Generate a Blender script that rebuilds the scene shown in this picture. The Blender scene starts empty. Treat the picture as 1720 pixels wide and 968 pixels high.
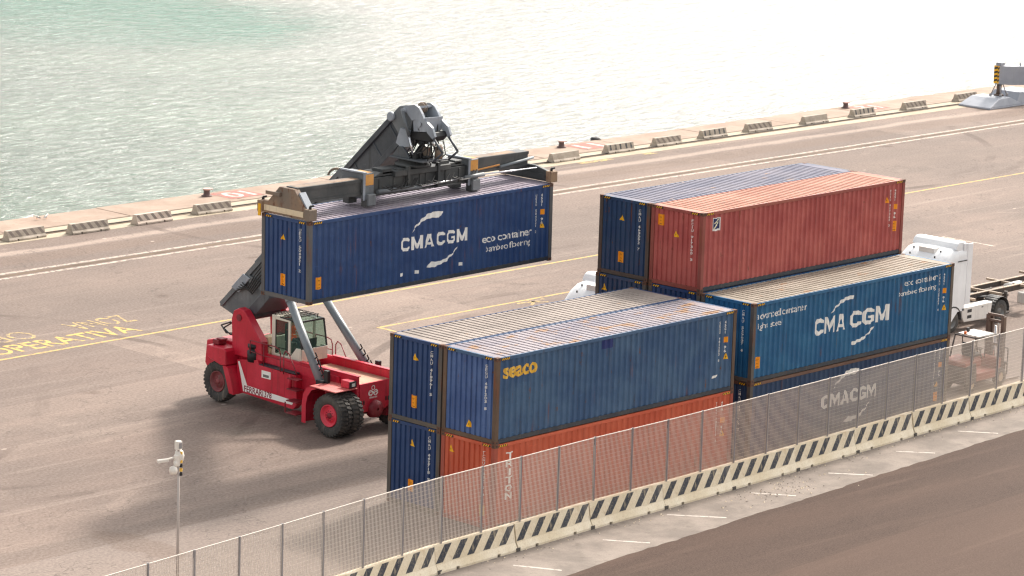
import bpy, bmesh, math, random
from mathutils import Vector, Matrix
random.seed(7)
R = math.radians
SC = bpy.context.scene
C = SC.collection

# ------------------------------------------------------------------ camera, world, sun, exposure
def setup():
    cam = bpy.data.cameras.new('camera'); co = bpy.data.objects.new('camera', cam); C.objects.link(co)
    yaw, pit, rol = 0.7500444, 0.2015105, 0.0318436
    cy, sy, cp, sp = math.cos(yaw), math.sin(yaw), math.cos(pit), math.sin(pit)
    f = Vector((cy*cp, sy*cp, -sp)); r = Vector((sy, -cy, 0)); u = r.cross(f)
    c, s = math.cos(rol), math.sin(rol)
    r2 = r*c + u*s; u2 = u*c - r*s
    m = Matrix((r2, u2, -f)).transposed().to_4x4(); m.translation = Vector((-71.2168, -66.8891, 28.0868))
    co.matrix_world = m
    cam.sensor_width = 36; cam.lens = 36*5222.34/1720; cam.clip_start = 1; cam.clip_end = 9000
    SC.camera = co
    S = Vector((1.07, .24, 1.0)).normalized()
    w = bpy.data.worlds.new('World'); SC.world = w; w.use_nodes = True
    nt = w.node_tree; nt.nodes.clear()
    sky = nt.nodes.new('ShaderNodeTexSky'); sky.sky_type = 'NISHITA'; sky.sun_disc = False
    sky.sun_elevation = math.asin(S.z); sky.sun_rotation = math.atan2(S.x, S.y)
    sky.air_density = 1.0; sky.dust_density = 3.5; sky.ozone_density = 0.5; sky.altitude = 10
    hs = nt.nodes.new('ShaderNodeHueSaturation'); hs.inputs['Saturation'].default_value = .22
    bg = nt.nodes.new('ShaderNodeBackground'); bg.inputs['Strength'].default_value = .15
    out = nt.nodes.new('ShaderNodeOutputWorld')
    tint = nt.nodes.new('ShaderNodeMix'); tint.data_type = 'RGBA'; tint.blend_type = 'MULTIPLY'; tint.inputs[0].default_value = 1; tint.inputs[7].default_value = (1, .985, .945, 1)   # warm coastal haze
    nt.links.new(sky.outputs[0], hs.inputs['Color']); nt.links.new(hs.outputs[0], tint.inputs[6]); nt.links.new(tint.outputs[2], bg.inputs[0]); nt.links.new(bg.outputs[0], out.inputs[0])
    sl = bpy.data.lights.new('sun', 'SUN'); sl.energy = 2.0; sl.angle = R(6.5); sl.color = (1, .92, .83)
    so = bpy.data.objects.new('sun', sl); C.objects.link(so); so.location = S*200
    so.rotation_euler = (-S).to_track_quat('-Z', 'Y').to_euler()
    SC.view_settings.view_transform = 'Standard'; SC.view_settings.look = 'None'
    SC.view_settings.gamma = 1; SC.view_settings.exposure = 1.15
    SC.view_settings.use_curve_mapping = False
    SC.cycles.filter_width = 1.3
setup()

# ------------------------------------------------------------------ materials
def lin(r, g, b, k=1.0):
    f = lambda v: (v/255/12.92 if v/255 <= .04045 else ((v/255+.055)/1.055)**2.4)*k
    return (f(r), f(g), f(b), 1)
class NT:
    def __init__(s, name):
        s.m = bpy.data.materials.new(name); s.m.use_nodes = True; s.t = s.m.node_tree
        s.b = s.t.nodes['Principled BSDF']; s.co = s.t.nodes.new('ShaderNodeTexCoord')
    def n(s, typ, **kw):
        x = s.t.nodes.new(typ)
        for k, v in kw.items(): setattr(x, k, v)
        return x
    def l(s, a, b): s.t.links.new(a, b)
    def mapping(s, scale=(1,1,1), loc=(0,0,0), rot=(0,0,0)):
        x = s.n('ShaderNodeMapping'); x.inputs['Scale'].default_value = scale
        x.inputs['Location'].default_value = loc; x.inputs['Rotation'].default_value = rot
        s.l(s.co.outputs['Object'], x.inputs['Vector']); return x.outputs[0]
    def noise(s, vec, scale=1, detail=4, rough=.55, dist=0):
        x = s.n('ShaderNodeTexNoise'); x.inputs['Scale'].default_value = scale; x.inputs['Detail'].default_value = detail
        x.inputs['Roughness'].default_value = rough; x.inputs['Distortion'].default_value = dist
        s.l(vec, x.inputs['Vector']); return x.outputs['Fac']
    def ramp(s, fac, a, b, lo=0., hi=1.):
        x = s.n('ShaderNodeMapRange'); x.interpolation_type = 'SMOOTHSTEP'
        for i, v in ((1, a), (2, b), (3, lo), (4, hi)): x.inputs[i].default_value = v
        s.l(fac, x.inputs[0]); return x.outputs[0]
    def mix(s, fac, a, b, mode='MIX'):
        x = s.n('ShaderNodeMix', data_type='RGBA', blend_type=mode)
        for i, v in ((0, fac), (6, a), (7, b)):
            if isinstance(v, (int, float, tuple)): x.inputs[i].default_value = v
            else: s.l(v, x.inputs[i])
        return x.outputs[2]
    def math(s, op, a, b=0.):
        x = s.n('ShaderNodeMath', operation=op)
        for i, v in ((0, a), (1, b)):
            if isinstance(v, (int, float)): x.inputs[i].default_value = v
            else: s.l(v, x.inputs[i])
        return x.outputs[0]
    def sep(s, vec=None):
        x = s.n('ShaderNodeSeparateXYZ'); s.l(vec or s.co.outputs['Object'], x.inputs[0]); return x.outputs
    def bump(s, h, strength=.3, dist=.01):
        x = s.n('ShaderNodeBump'); x.inputs['Strength'].default_value = strength; x.inputs['Distance'].default_value = dist
        s.l(h, x.inputs['Height']); s.l(x.outputs[0], s.b.inputs['Normal'])
    def base(s, c, rough=.6, metal=0., spec=None):
        if isinstance(c, tuple): s.b.inputs['Base Color'].default_value = c
        else: s.l(c, s.b.inputs['Base Color'])
        if isinstance(rough, (int, float)): s.b.inputs['Roughness'].default_value = rough
        else: s.l(rough, s.b.inputs['Roughness'])
        s.b.inputs['Metallic'].default_value = metal
        if spec is not None: s.b.inputs['Specular IOR Level'].default_value = spec
        return s.m

RUST = lin(120, 66, 36)
def paint(name, col, col2=None, rust=.0, dirt=.25, rough=.5, seed=0, scale=1., dirtcol=(.13,.105,.085,1), metal=0., dent=0.):
    """weathered paint: faded patches, vertical run-off streaks, rust specks"""
    s = NT(name); col2 = col2 or tuple(min(1, v*1.35+.01) for v in col[:3])+(1,)
    v = s.mapping((scale,)*3, (seed*3.7, seed*1.3, seed*2.1))
    c = s.mix(s.ramp(s.noise(v, .9, 5), .35, .68), col, col2)
    st = s.noise(s.mapping((7*scale, 7*scale, .55*scale), (seed, seed*2, 0)), 1, 4, .6)
    c = s.mix(s.math('MULTIPLY', s.ramp(st, .52, .75), dirt), c, dirtcol)
    fine = s.noise(v, 14, 4, .7)
    c = s.mix(s.math('MULTIPLY', s.ramp(fine, .5, .78), dirt*.8), c, dirtcol)
    if rust > 0:
        rn = s.math('ADD', s.math('MULTIPLY', s.noise(v, 2.6, 6, .7), .6), s.math('MULTIPLY', st, .4))
        c = s.mix(s.ramp(rn, .66-.22*rust, .72-.16*rust), c, s.mix(s.noise(v, 20, 3), RUST, lin(70, 45, 34)))
    sc_ = s.noise(s.mapping((1.2*scale, 1.2*scale, 9*scale), (seed*1.1, 0, seed)), 1, 5, .7, .3)
    c = s.mix(s.math('MULTIPLY', s.ramp(sc_, .66, .72), min(1., dirt*1.6)), c, tuple(min(1, v_*2.2+.03) for v_ in col[:3])+(1,))
    if rust > 0:   # rust runs below the chips
        rr_ = s.noise(s.mapping((5*scale, 5*scale, .32*scale), (seed*4, 1, seed)), 1, 3, .5)
        rr2 = s.noise(s.mapping((.8*scale, .8*scale, .8*scale), (seed*2, 3, seed)), 1, 3, .5)
        c = s.mix(s.math('MULTIPLY', s.math('MULTIPLY', s.ramp(rr_, .60, .72), s.ramp(rr2, .5, .66)), min(.8, .35+rust)), c, RUST)
    hgt = s.math('ADD', s.math('MULTIPLY', fine, .12), s.math('MULTIPLY', s.noise(s.mapping((1.1*scale, 1.1*scale, 1.6*scale), (seed, seed, 0)), 1, 3, .5), 1.6*dent))
    s.bump(hgt, 1.0, .01 if dent == 0 else .03)
    return s.base(c, rough, metal)

def flat(name, col, rough=.6, metal=0., var=.18, scale=6.):
    s = NT(name); v = s.mapping((scale,)*3)
    c = s.mix(s.noise(v, 1, 5, .65), tuple(x*(1-var) for x in col[:3])+(1,), tuple(min(1, x*(1+var)) for x in col[:3])+(1,))
    return s.base(c, rough, metal)

def asphalt_color(s):
    """weathered quay yard surface in world metres; shared by the yard and the worn paint on it"""
    P = s.co.outputs['Object']
    big = s.noise(s.mapping((.055, .11, 1)), 1, 5, .6)
    c = s.mix(s.ramp(big, .38, .64), lin(112, 99, 91), lin(137, 120, 109))
    str1 = s.noise(s.mapping((.05, .75, 1), (3, 1, 0), (0, 0, R(2))), 1, 5, .6, .4)
    c = s.mix(s.math('MULTIPLY', s.ramp(str1, .5, .72), .4), c, lin(100, 89, 82))
    str2 = s.noise(s.mapping((.04, 1.3, 1), (9, 4, 0), (0, 0, R(-6))), 1, 6, .6, .6)
    c = s.mix(s.math('MULTIPLY', s.ramp(str2, .56, .74), .55), c, lin(168, 154, 142))
    # old resurfacing patches with straight saw-cut edges
    br = s.n('ShaderNodeTexBrick'); br.offset = .37; br.inputs['Scale'].default_value = 1; br.inputs['Brick Width'].default_value = 17; br.inputs['Row Height'].default_value = 6.4
    br.inputs['Mortar Size'].default_value = .0; br.inputs['Color1'].default_value = (0,0,0,1); br.inputs['Color2'].default_value = (1,1,1,1)
    s.l(s.mapping((1, 1, 1), (3, 2.2, 0), (0, 0, R(.6))), br.inputs['Vector'])
    rgb = s.n('ShaderNodeRGBToBW'); s.l(br.outputs['Color'], rgb.inputs[0])
    c = s.mix(s.math('MULTIPLY', s.ramp(rgb.outputs[0], .55, 1.0), .45), c, lin(98, 85, 78))
    c = s.mix(s.math('MULTIPLY', s.ramp(rgb.outputs[0], .0, .35, 1, 0), .25), c, lin(160, 144, 131))
    md = s.noise(s.mapping((.28, .5, 1), (6, 3, 0)), 1, 7, .68, .8)
    c = s.mix(s.math('MULTIPLY', s.ramp(md, .54, .74), .62), c, lin(96, 82, 74))
    c = s.mix(s.math('MULTIPLY', s.ramp(md, .26, .44, 1, 0), .5), c, lin(168, 152, 139))
    xyz = s.sep(); wob = s.math('ADD', xyz[1], s.math('MULTIPLY', s.math('SUBTRACT', s.noise(s.mapping((.12, .3, 1)), 1, 5, .6), .5), 1.4))
    def band(a, b, e=.3):
        return s.math('MULTIPLY', s.ramp(wob, a-e, a+e), s.ramp(wob, b-e, b+e, 1, 0))
    # tyre-worn darker lanes and pale spill bands run along the seaward half
    c = s.mix(s.math('MULTIPLY', band(44.6, 46.2), .45), c, lin(112, 91, 76))
    c = s.mix(s.math('MULTIPLY', band(46.5, 47.2, .25), .6), c, lin(190, 174, 160))
    c = s.mix(s.math('MULTIPLY', band(34.5, 41.5, 1.4), .35), c, lin(104, 92, 84))
    c = s.mix(s.math('MULTIPLY', band(6.9, 8.3, .15), .4), c, lin(92, 82, 75))  # darker strip along the near yard, greyer ground in front of it
    c = s.mix(s.math('MULTIPLY', s.ramp(xyz[1], 6.93, 6.99, 1, 0), .45), c, lin(142, 134, 127))
    # oil stain by the camera mast
    sx = s.math('MULTIPLY', s.math('ADD', xyz[0], 9.8), .9); sy = s.math('MULTIPLY', s.math('SUBTRACT', xyz[1], 6.4), .38)
    d = s.math('ADD', s.math('MULTIPLY', sx, sx), s.math('MULTIPLY', sy, sy))
    d = s.math('ADD', d, s.math('MULTIPLY', s.math('SUBTRACT', s.noise(s.mapping((.8, .8, 1)), 1, 5, .6), .5), 2.4))
    c = s.mix(s.ramp(d, .35, .75, .38, 0), c, lin(98, 76, 60))
    gr = s.noise(P, 9, 6, .75)
    c = s.mix(s.ramp(gr, .3, .7), s.mix(.30, c, (.09,.075,.065,1)), s.mix(.16, c, (.75,.68,.6,1)))
    # pale specks of litter and chipped paint
    vo = s.n('ShaderNodeTexVoronoi'); vo.inputs['Scale'].default_value = 1
    s.l(s.mapping((.28, .5, 1)), vo.inputs['Vector'])
    dd = s.math('ADD', vo.outputs['Distance'], s.math('MULTIPLY', s.noise(P, 2.2, 3), .12))
    c = s.mix(s.ramp(dd, .085, .10, .8, 0), c, lin(200, 188, 176))
    # scrubbed tyre arcs left by the handling machines
    for (ax_, ay_, rr_, w_, sd_) in ((-4, 27, 13.5, .16, 1), (-4.4, 27.2, 15.3, .16, 2), (26, 2, 22, .2, 3), (26.5, 2, 24.1, .2, 4), (70, 52, 19, .2, 5), (71, 53, 21.4, .2, 6), (8, -9, 17, .14, 7), (40, 46, 14, .18, 8), (-20, 40, 26, .2, 9)):
        qx = s.math('SUBTRACT', xyz[0], ax_); qy = s.math('SUBTRACT', xyz[1], ay_)
        rd = s.math('SQRT', s.math('ADD', s.math('MULTIPLY', qx, qx), s.math('MULTIPLY', qy, qy)))
        rd = s.math('ABSOLUTE', s.math('SUBTRACT', rd, rr_))
        mk = s.math('MULTIPLY', s.ramp(rd, w_, w_+.12, 1, 0), s.ramp(s.noise(s.mapping((.16, .16, 1), (sd_*3, sd_, 0)), 1, 4, .6), .42, .66))
        c = s.mix(s.math('MULTIPLY', mk, .6), c, lin(88, 76, 69))
    # oil drips
    vo2 = s.n('ShaderNodeTexVoronoi'); vo2.inputs['Scale'].default_value = 1; s.l(s.mapping((.16, .22, 1), (4, 9, 0)), vo2.inputs['Vector'])
    d2 = s.math('ADD', vo2.outputs['Distance'], s.math('MULTIPLY', s.noise(P, 1.1, 5, .7), .22))
    c = s.mix(s.ramp(d2, .12, .20, .55, 0), c, lin(84, 68, 58))
    # hairline cracks
    vc = s.n('ShaderNodeTexVoronoi', feature='DISTANCE_TO_EDGE'); vc.inputs['Scale'].default_value = 1
    wv = s.n('ShaderNodeVectorMath', operation='ADD'); nz = s.n('ShaderNodeTexNoise'); nz.inputs['Scale'].default_value = .6; nz.inputs['Detail'].default_value = 5
    s.l(P, nz.inputs['Vector']); s.l(s.mapping((.09, .13, 1)), wv.inputs[0]); s.l(nz.outputs['Color'], wv.inputs[1]); s.l(wv.outputs[0], vc.inputs['Vector'])
    c = s.mix(s.math('MULTIPLY', s.ramp(vc.outputs['Distance'], .001, .008, 1, 0), .55), c, (.09,.075,.065,1))
    return s.mix(1.0, c, (.86, .81, .80, 1), 'MULTIPLY'), gr
def m_asphalt():
    s = NT('yard_asphalt'); c, gr = asphalt_color(s); s.bump(gr, .35, .02)
    return s.base(c, .88, spec=.25)
def m_worn(name, col, wear=.5):
    s = NT(name); c, gr = asphalt_color(s)
    n = s.noise(s.mapping((1, 1, 1), (5, 7, 0)), 3.5, 6, .75)
    c = s.mix(s.ramp(n, wear-.1, wear+.1), c, col); s.bump(gr, .3, .02)
    return s.base(c, .8, spec=.25)
def m_road():
    s = NT('road_asphalt'); P = s.co.outputs['Object']
    c = s.mix(s.ramp(s.noise(s.mapping((.04, .35, 1), rot=(0, 0, R(-3))), 1, 5), .35, .68), lin(74, 62, 57), lin(88, 74, 67))
    str1 = s.noise(s.mapping((.08, 1.2, 1), rot=(0, 0, R(-3))), 1, 6, .65, .5)
    c = s.mix(s.math('MULTIPLY', s.ramp(str1, .50, .72), .55), c, lin(112, 97, 88))
    md = s.noise(s.mapping((.35, .8, 1), (2, 7, 0)), 1, 7, .7, .6); c = s.mix(s.math('MULTIPLY', s.ramp(md, .5, .72), .5), c, lin(62, 51, 46))
    xyz = s.sep(); edge = s.math('SUBTRACT', xyz[1], s.math('MULTIPLY', xyz[0], .03))
    c = s.mix(s.ramp(edge, -9.25, -9.2, .38, 0), c, lin(104, 88, 79))
    g = s.noise(P, 16, 5, .8); c = s.mix(s.ramp(g, .35, .7, 0, .5), s.mix(.25, c, (.02,.018,.016,1)), lin(110, 97, 89))
    c = s.mix(1.0, c, (.92, .80, .73, 1), 'MULTIPLY'); s.bump(g, .4, .02); return s.base(c, .9, spec=.2)
def m_concrete(name, a, b, seed=0, stain=lin(120, 96, 76), sc=1., k=1.):
    s = NT(name); v = s.mapping((sc,)*3, (seed, seed*.7, 0))
    c = s.mix(s.ramp(s.noise(v, .5, 6, .65), .35, .65), a, b)
    c = s.mix(s.math('MULTIPLY', s.ramp(s.noise(v, 2.1, 6, .7), .52, .75), .5), c, stain)
    g = s.noise(v, 18, 4, .7); c = s.mix(s.ramp(g, .4, .75, 0, .25), c, tuple(x*.5 for x in stain[:3])+(1,))
    c = s.mix(1.0, c, (k, k, k, 1), 'MULTIPLY')
    s.bump(g, .3, .01); return s.base(c, .85, spec=.25)
def m_water():
    s = NT('sea_water'); P = s.co.outputs['Object']
    # long crests run roughly across the line of sight
    n1 = s.noise(s.mapping((.50, 1.6, 1), rot=(0, 0, R(40))), 1, 5, .60, .5)
    n2 = s.noise(s.mapping((2.1, 4.2, 1), (3, 3, 0), rot=(0, 0, R(54))), 1, 4, .65, .5)
    n3 = s.noise(s.mapping((.03, .06, 1), (1, 8, 0), rot=(0, 0, R(36))), 1, 5, .6)
    h = s.math('ADD', s.math('MULTIPLY', n1, 1.1), s.math('MULTIPLY', n2, .13))
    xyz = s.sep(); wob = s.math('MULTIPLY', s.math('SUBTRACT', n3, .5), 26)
    # sun-glare edge set into colour, bump and roughness: greener left, greyer right
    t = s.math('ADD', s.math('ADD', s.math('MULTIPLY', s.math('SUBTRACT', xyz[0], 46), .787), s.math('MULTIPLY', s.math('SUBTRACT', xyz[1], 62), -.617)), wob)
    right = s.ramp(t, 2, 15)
    # a greener patch far out on the left
    ax = s.math('MULTIPLY', s.math('SUBTRACT', xyz[0], 122), .022); ay = s.math('MULTIPLY', s.math('SUBTRACT', xyz[1], 142), .022)
    d = s.math('ADD', s.math('MULTIPLY', ax, ax), s.math('MULTIPLY', ay, ay))
    d = s.math('ADD', d, s.math('MULTIPLY', s.math('SUBTRACT', n3, .5), 1.2))
    green_patch = s.math('MULTIPLY', s.ramp(d, .1, 1.4, 1, 0), s.math('SUBTRACT', 1.0, right))
    col = s.mix(right, s.mix(green_patch, s.mix(s.ramp(n3, .4, .65), lin(48, 76, 60), lin(66, 92, 74)), lin(0, 108, 86)), lin(70, 74, 66))
    bs = s.n('ShaderNodeBump'); bs.inputs['Distance'].default_value = 1.0
    st = s.math('ADD', s.ramp(right, 0, 1, .68, .54), s.math('MULTIPLY', green_patch, .35))
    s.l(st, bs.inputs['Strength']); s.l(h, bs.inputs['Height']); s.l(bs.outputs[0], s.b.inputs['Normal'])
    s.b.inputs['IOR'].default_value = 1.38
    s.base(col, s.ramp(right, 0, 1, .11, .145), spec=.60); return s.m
def m_glass(name, col, a=.3):
    s = NT(name); t = s.n('ShaderNodeBsdfTransparent'); t.inputs[0].default_value = (.72, .86, .8, 1)
    mx = s.n('ShaderNodeMixShader'); mx.inputs[0].default_value = a
    s.base(col, .06); out = s.t.nodes['Material Output']
    s.l(t.outputs[0], mx.inputs[1]); s.l(s.b.outputs[0], mx.inputs[2]); s.l(mx.outputs[0], out.inputs[0]); return s.m
def m_roof(name, a, b, rust=0., seed=0):
    s = NT(name); v = s.mapping((1, 1, 1), (seed*5, seed, 0))
    c = s.mix(s.ramp(s.noise(s.mapping((.35, .8, 1), (seed*2, 0, 0)), 1, 5, .6), .35, .65), a, b)
    c = s.mix(s.math('MULTIPLY', s.ramp(s.noise(s.mapping((3, .6, 1), (seed, 2, 0)), 1, 5, .6), .5, .75), .35), c, lin(96, 88, 82))
    if rust > 0:
        n = s.noise(s.mapping((.9, 1.6, 1), (seed*2.3, 3, 0)), 1, 6, .65)
        c = s.mix(s.ramp(n, .66-.12*rust, .74-.10*rust), c, lin(142, 112, 86))
        c = s.mix(s.ramp(n, .76-.12*rust, .83-.10*rust), c, lin(108, 76, 54))
    c = s.mix(1.0, c, (1.22, 1.2, 1.18, 1), 'MULTIPLY'); f = s.noise(v, 16, 4, .7); s.bump(f, .1, .01)
    return s.base(c, .68, spec=.3)

M = {}
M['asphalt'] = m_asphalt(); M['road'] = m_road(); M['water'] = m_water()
M['apron'] = m_concrete('quay_concrete', lin(160, 138, 122), lin(176, 156, 140), 2, lin(136, 106, 88), k=.88)
M['verge'] = m_concrete('verge_concrete', lin(128, 118, 110), lin(156, 144, 134), 5, lin(98, 88, 80), k=.88)
M['pale_concrete'] = m_concrete('pale_concrete', lin(178, 164, 142), lin(196, 182, 160), 8, lin(142, 118, 92), k=.88)
M['rail_dirt'] = m_concrete('rail_dirt', lin(98, 82, 68), lin(122, 104, 88), 3, k=.88)
M['wall_concrete'] = m_concrete('quay_wall', lin(130, 118, 104), lin(160, 146, 130), 4)
M['yellow_text'] = m_worn('yellow_letter_paint', lin(208, 176, 100, 0.92), .455)
M['yellow_line'] = m_worn('worn_yellow_paint', lin(196, 166, 104, 0.95), .42)
M['yellow_faint'] = m_worn('faded_yellow_paint', lin(194, 168, 108, 0.98), .50)
M['white_line'] = m_worn('worn_white_paint', lin(196, 180, 166, .9), .47)
M['red_worn'] = m_worn('worn_red_paint', lin(180, 106, 96, 1.0), .48)
M['white_worn'] = m_worn('worn_white_digit', lin(214, 204, 194, .84), .43)
M['barrier'] = m_concrete('barrier_concrete', lin(218, 202, 174), lin(238, 226, 204), 6, lin(178, 142, 94), 1.3)
M['barrier_black'] = paint('barrier_black_paint', lin(44, 48, 58), lin(80, 80, 84), dirt=.9, seed=3, dirtcol=lin(170, 155, 130), rough=.75)
M['old_barrier'] = m_concrete('old_barrier_concrete', lin(158, 147, 134), lin(192, 180, 166), 9, lin(110, 98, 86), 2.)
M['old_stripe'] = m_worn('old_barrier_stripe', lin(126, 116, 108, 1), .47)
M['galv'] = flat('galvanised_steel', lin(222, 210, 198), .6, 0, .08)
M['mast_grey'] = flat('mast_grey', lin(176, 166, 160), .55, .1, .1)
M['galv_dark'] = flat('galvanised_post', lin(150, 146, 146), .5, .3, .2, 3)
M['white_paint'] = paint('white_truck_paint', lin(228, 228, 228), lin(238, 238, 238), dirt=.08, rough=.3)
M['white_skirt'] = paint('white_skirt_paint', lin(214, 208, 200), lin(226, 221, 214), dirt=.25, rough=.4)
M['dark_plastic'] = flat('dark_plastic', lin(52, 50, 50), .6)
M['black'] = flat('black_paint', lin(30, 30, 32), .55)
M['tyre'] = paint('tyre_rubber', lin(50, 49, 49), lin(84, 80, 75), dirt=.6, rough=.85, dirtcol=lin(120, 108, 96))
M['grey_rim'] = flat('grey_rim', lin(120, 118, 115), .5, .3)
M['trailer'] = paint('trailer_steel', lin(58, 50, 48), lin(80, 70, 62), rust=.35, dirt=.5, rough=.7)
M['trailer_top'] = paint('trailer_dusty_steel', lin(140, 122, 104), lin(168, 148, 128), rust=.3, dirt=.3, rough=.7)
M['red'] = paint('red_machine_paint', lin(186, 22, 48), lin(204, 44, 66), dirt=.38, rough=.42, seed=2, dirtcol=lin(84, 26, 32))
M['red_dusty'] = paint('dusty_red_deck', lin(206, 96, 96), lin(216, 124, 116), dirt=.2, rough=.55, seed=4, dirtcol=lin(150, 100, 84))
M['red_dark'] = paint('dark_red_paint', lin(120, 20, 34), lin(140, 30, 44), dirt=.5, rough=.5, seed=5)
M['deck_dust'] = m_concrete('dusty_deck_plate', lin(196, 150, 128), lin(210, 172, 148), 2, lin(160, 86, 76))
M['rim_red'] = paint('red_rim', lin(214, 40, 66), lin(222, 60, 80), dirt=.25, rough=.45)
M['rim_dirty'] = paint('dirty_red_rim', lin(120, 52, 56), lin(150, 62, 66), dirt=.7, rough=.6)
M['boom'] = paint('boom_grey_paint', lin(92, 97, 101), lin(116, 119, 121), dirt=.4, rough=.45, seed=6, dirtcol=lin(48, 46, 44))
M['boom_light'] = paint('boom_light_paint', lin(136, 142, 150), lin(158, 164, 172), dirt=.25, rough=.4, seed=7, dirtcol=lin(80, 76, 72))
M['boom_greasy'] = paint('boom_greasy_paint', lin(64, 68, 74), lin(88, 91, 95), dirt=.5, rough=.4, seed=8, dirtcol=lin(30, 28, 27))
M['spreader'] = paint('spreader_paint', lin(58, 61, 62), lin(84, 84, 82), rust=.12, dirt=.5, rough=.55, seed=9, dirtcol=lin(30, 28, 27))
M['spreader_rust'] = paint('spreader_rusty_paint', lin(120, 108, 96), lin(150, 120, 92), rust=.62, dirt=.4, rough=.7, seed=10)
M['orange_worn'] = paint('worn_orange_paint', lin(206, 142, 66), lin(218, 160, 88), rust=.4, dirt=.3, rough=.6, seed=11)
M['cream_worn'] = paint('worn_cream_paint', lin(212, 192, 160), lin(226, 208, 178), rust=.25, dirt=.3, rough=.6, seed=12)
M['chrome'] = flat('chrome_rod', lin(225, 225, 228), .18, .9, .03)
M['lift_grey'] = paint('cylinder_grey_paint', lin(118, 126, 130), lin(136, 142, 146), dirt=.2, rough=.4, seed=13)
M['hose'] = flat('rubber_hose', lin(38, 36, 36), .55)
M['cab_white'] = paint('cab_cream_paint', lin(216, 208, 190), lin(226, 220, 204), dirt=.2, rough=.4)
M['glass'] = m_glass('cab_glass', lin(92, 130, 118), .20)
M['glass_dark'] = m_glass('truck_glass', lin(24, 28, 30), .85)
M['yellow'] = flat('warning_yellow', lin(236, 176, 20), .5, 0, .06)
M['orange'] = flat('label_orange', lin(238, 150, 16), .5, 0, .06)
M['lettering'] = paint('white_lettering', lin(236, 232, 224), lin(242, 238, 232), dirt=.08, rough=.6)
M['lettering_yellow'] = paint('yellow_lettering', lin(226, 174, 54), lin(232, 186, 80), dirt=.15, rough=.6)
M['ink'] = flat('dark_ink', lin(60, 30, 24), .6)
M['maroon_ink'] = flat('maroon_lettering', lin(128, 26, 44), .6)
M['logo_blue'] = flat('logo_blue', lin(38, 48, 96), .5)
M['logo_cream'] = flat('logo_cream', lin(232, 226, 190), .5)
M['lamp_glass'] = flat('lamp_lens', lin(220, 220, 210), .15)
M['beacon'] = flat('beacon_orange', lin(235, 110, 20), .3)
M['crane_grey'] = paint('crane_grey_paint', lin(146, 150, 160), lin(164, 167, 175), dirt=.12, rough=.45)
M['bollard'] = paint('bollard_iron', lin(86, 68, 66), lin(110, 84, 80), rust=.3, dirt=.3, rough=.7)
M['bollard_top'] = paint('bollard_cap', lin(196, 160, 152), lin(212, 178, 168), rust=.2, dirt=.3, rough=.7)
M['skin'] = flat('skin', lin(190, 140, 115), .6); M['hair'] = flat('dark_hair', lin(40, 30, 26), .7)
M['vest'] = flat('orange_vest', lin(255, 92, 28), .7, 0, .08); M['trousers'] = flat('dark_trousers', lin(38, 42, 58), .8)
M['reflect'] = flat('reflective_tape', lin(225, 225, 215), .4)
M['plastic_white'] = flat('camera_housing', lin(222, 214, 204), .4, 0, .06)
M['fork_red'] = paint('forklift_red_paint', lin(160, 76, 58), lin(176, 100, 78), dirt=.5, rough=.5)
M['fork_dark'] = paint('forklift_dark_paint', lin(72, 66, 62), lin(96, 84, 76), dirt=.5, rust=.2, rough=.6)
M['steel_brown'] = paint('weathered_mast_steel', lin(84, 68, 60), lin(112, 90, 76), rust=.3, dirt=.4, rough=.6)
M['post_rust'] = paint('post_rusty_paint', lin(78, 74, 70), lin(100, 88, 76), rust=.45, dirt=.3, rough=.65, seed=15)
M['casting'] = paint('corner_casting_rust', lin(92, 62, 48), lin(112, 76, 56), rust=.5, dirt=.3, rough=.8)
M['rail_dark'] = paint('bottom_rail_paint', lin(44, 50, 60), lin(62, 64, 66), rust=.2, dirt=.5, rough=.6)

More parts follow.
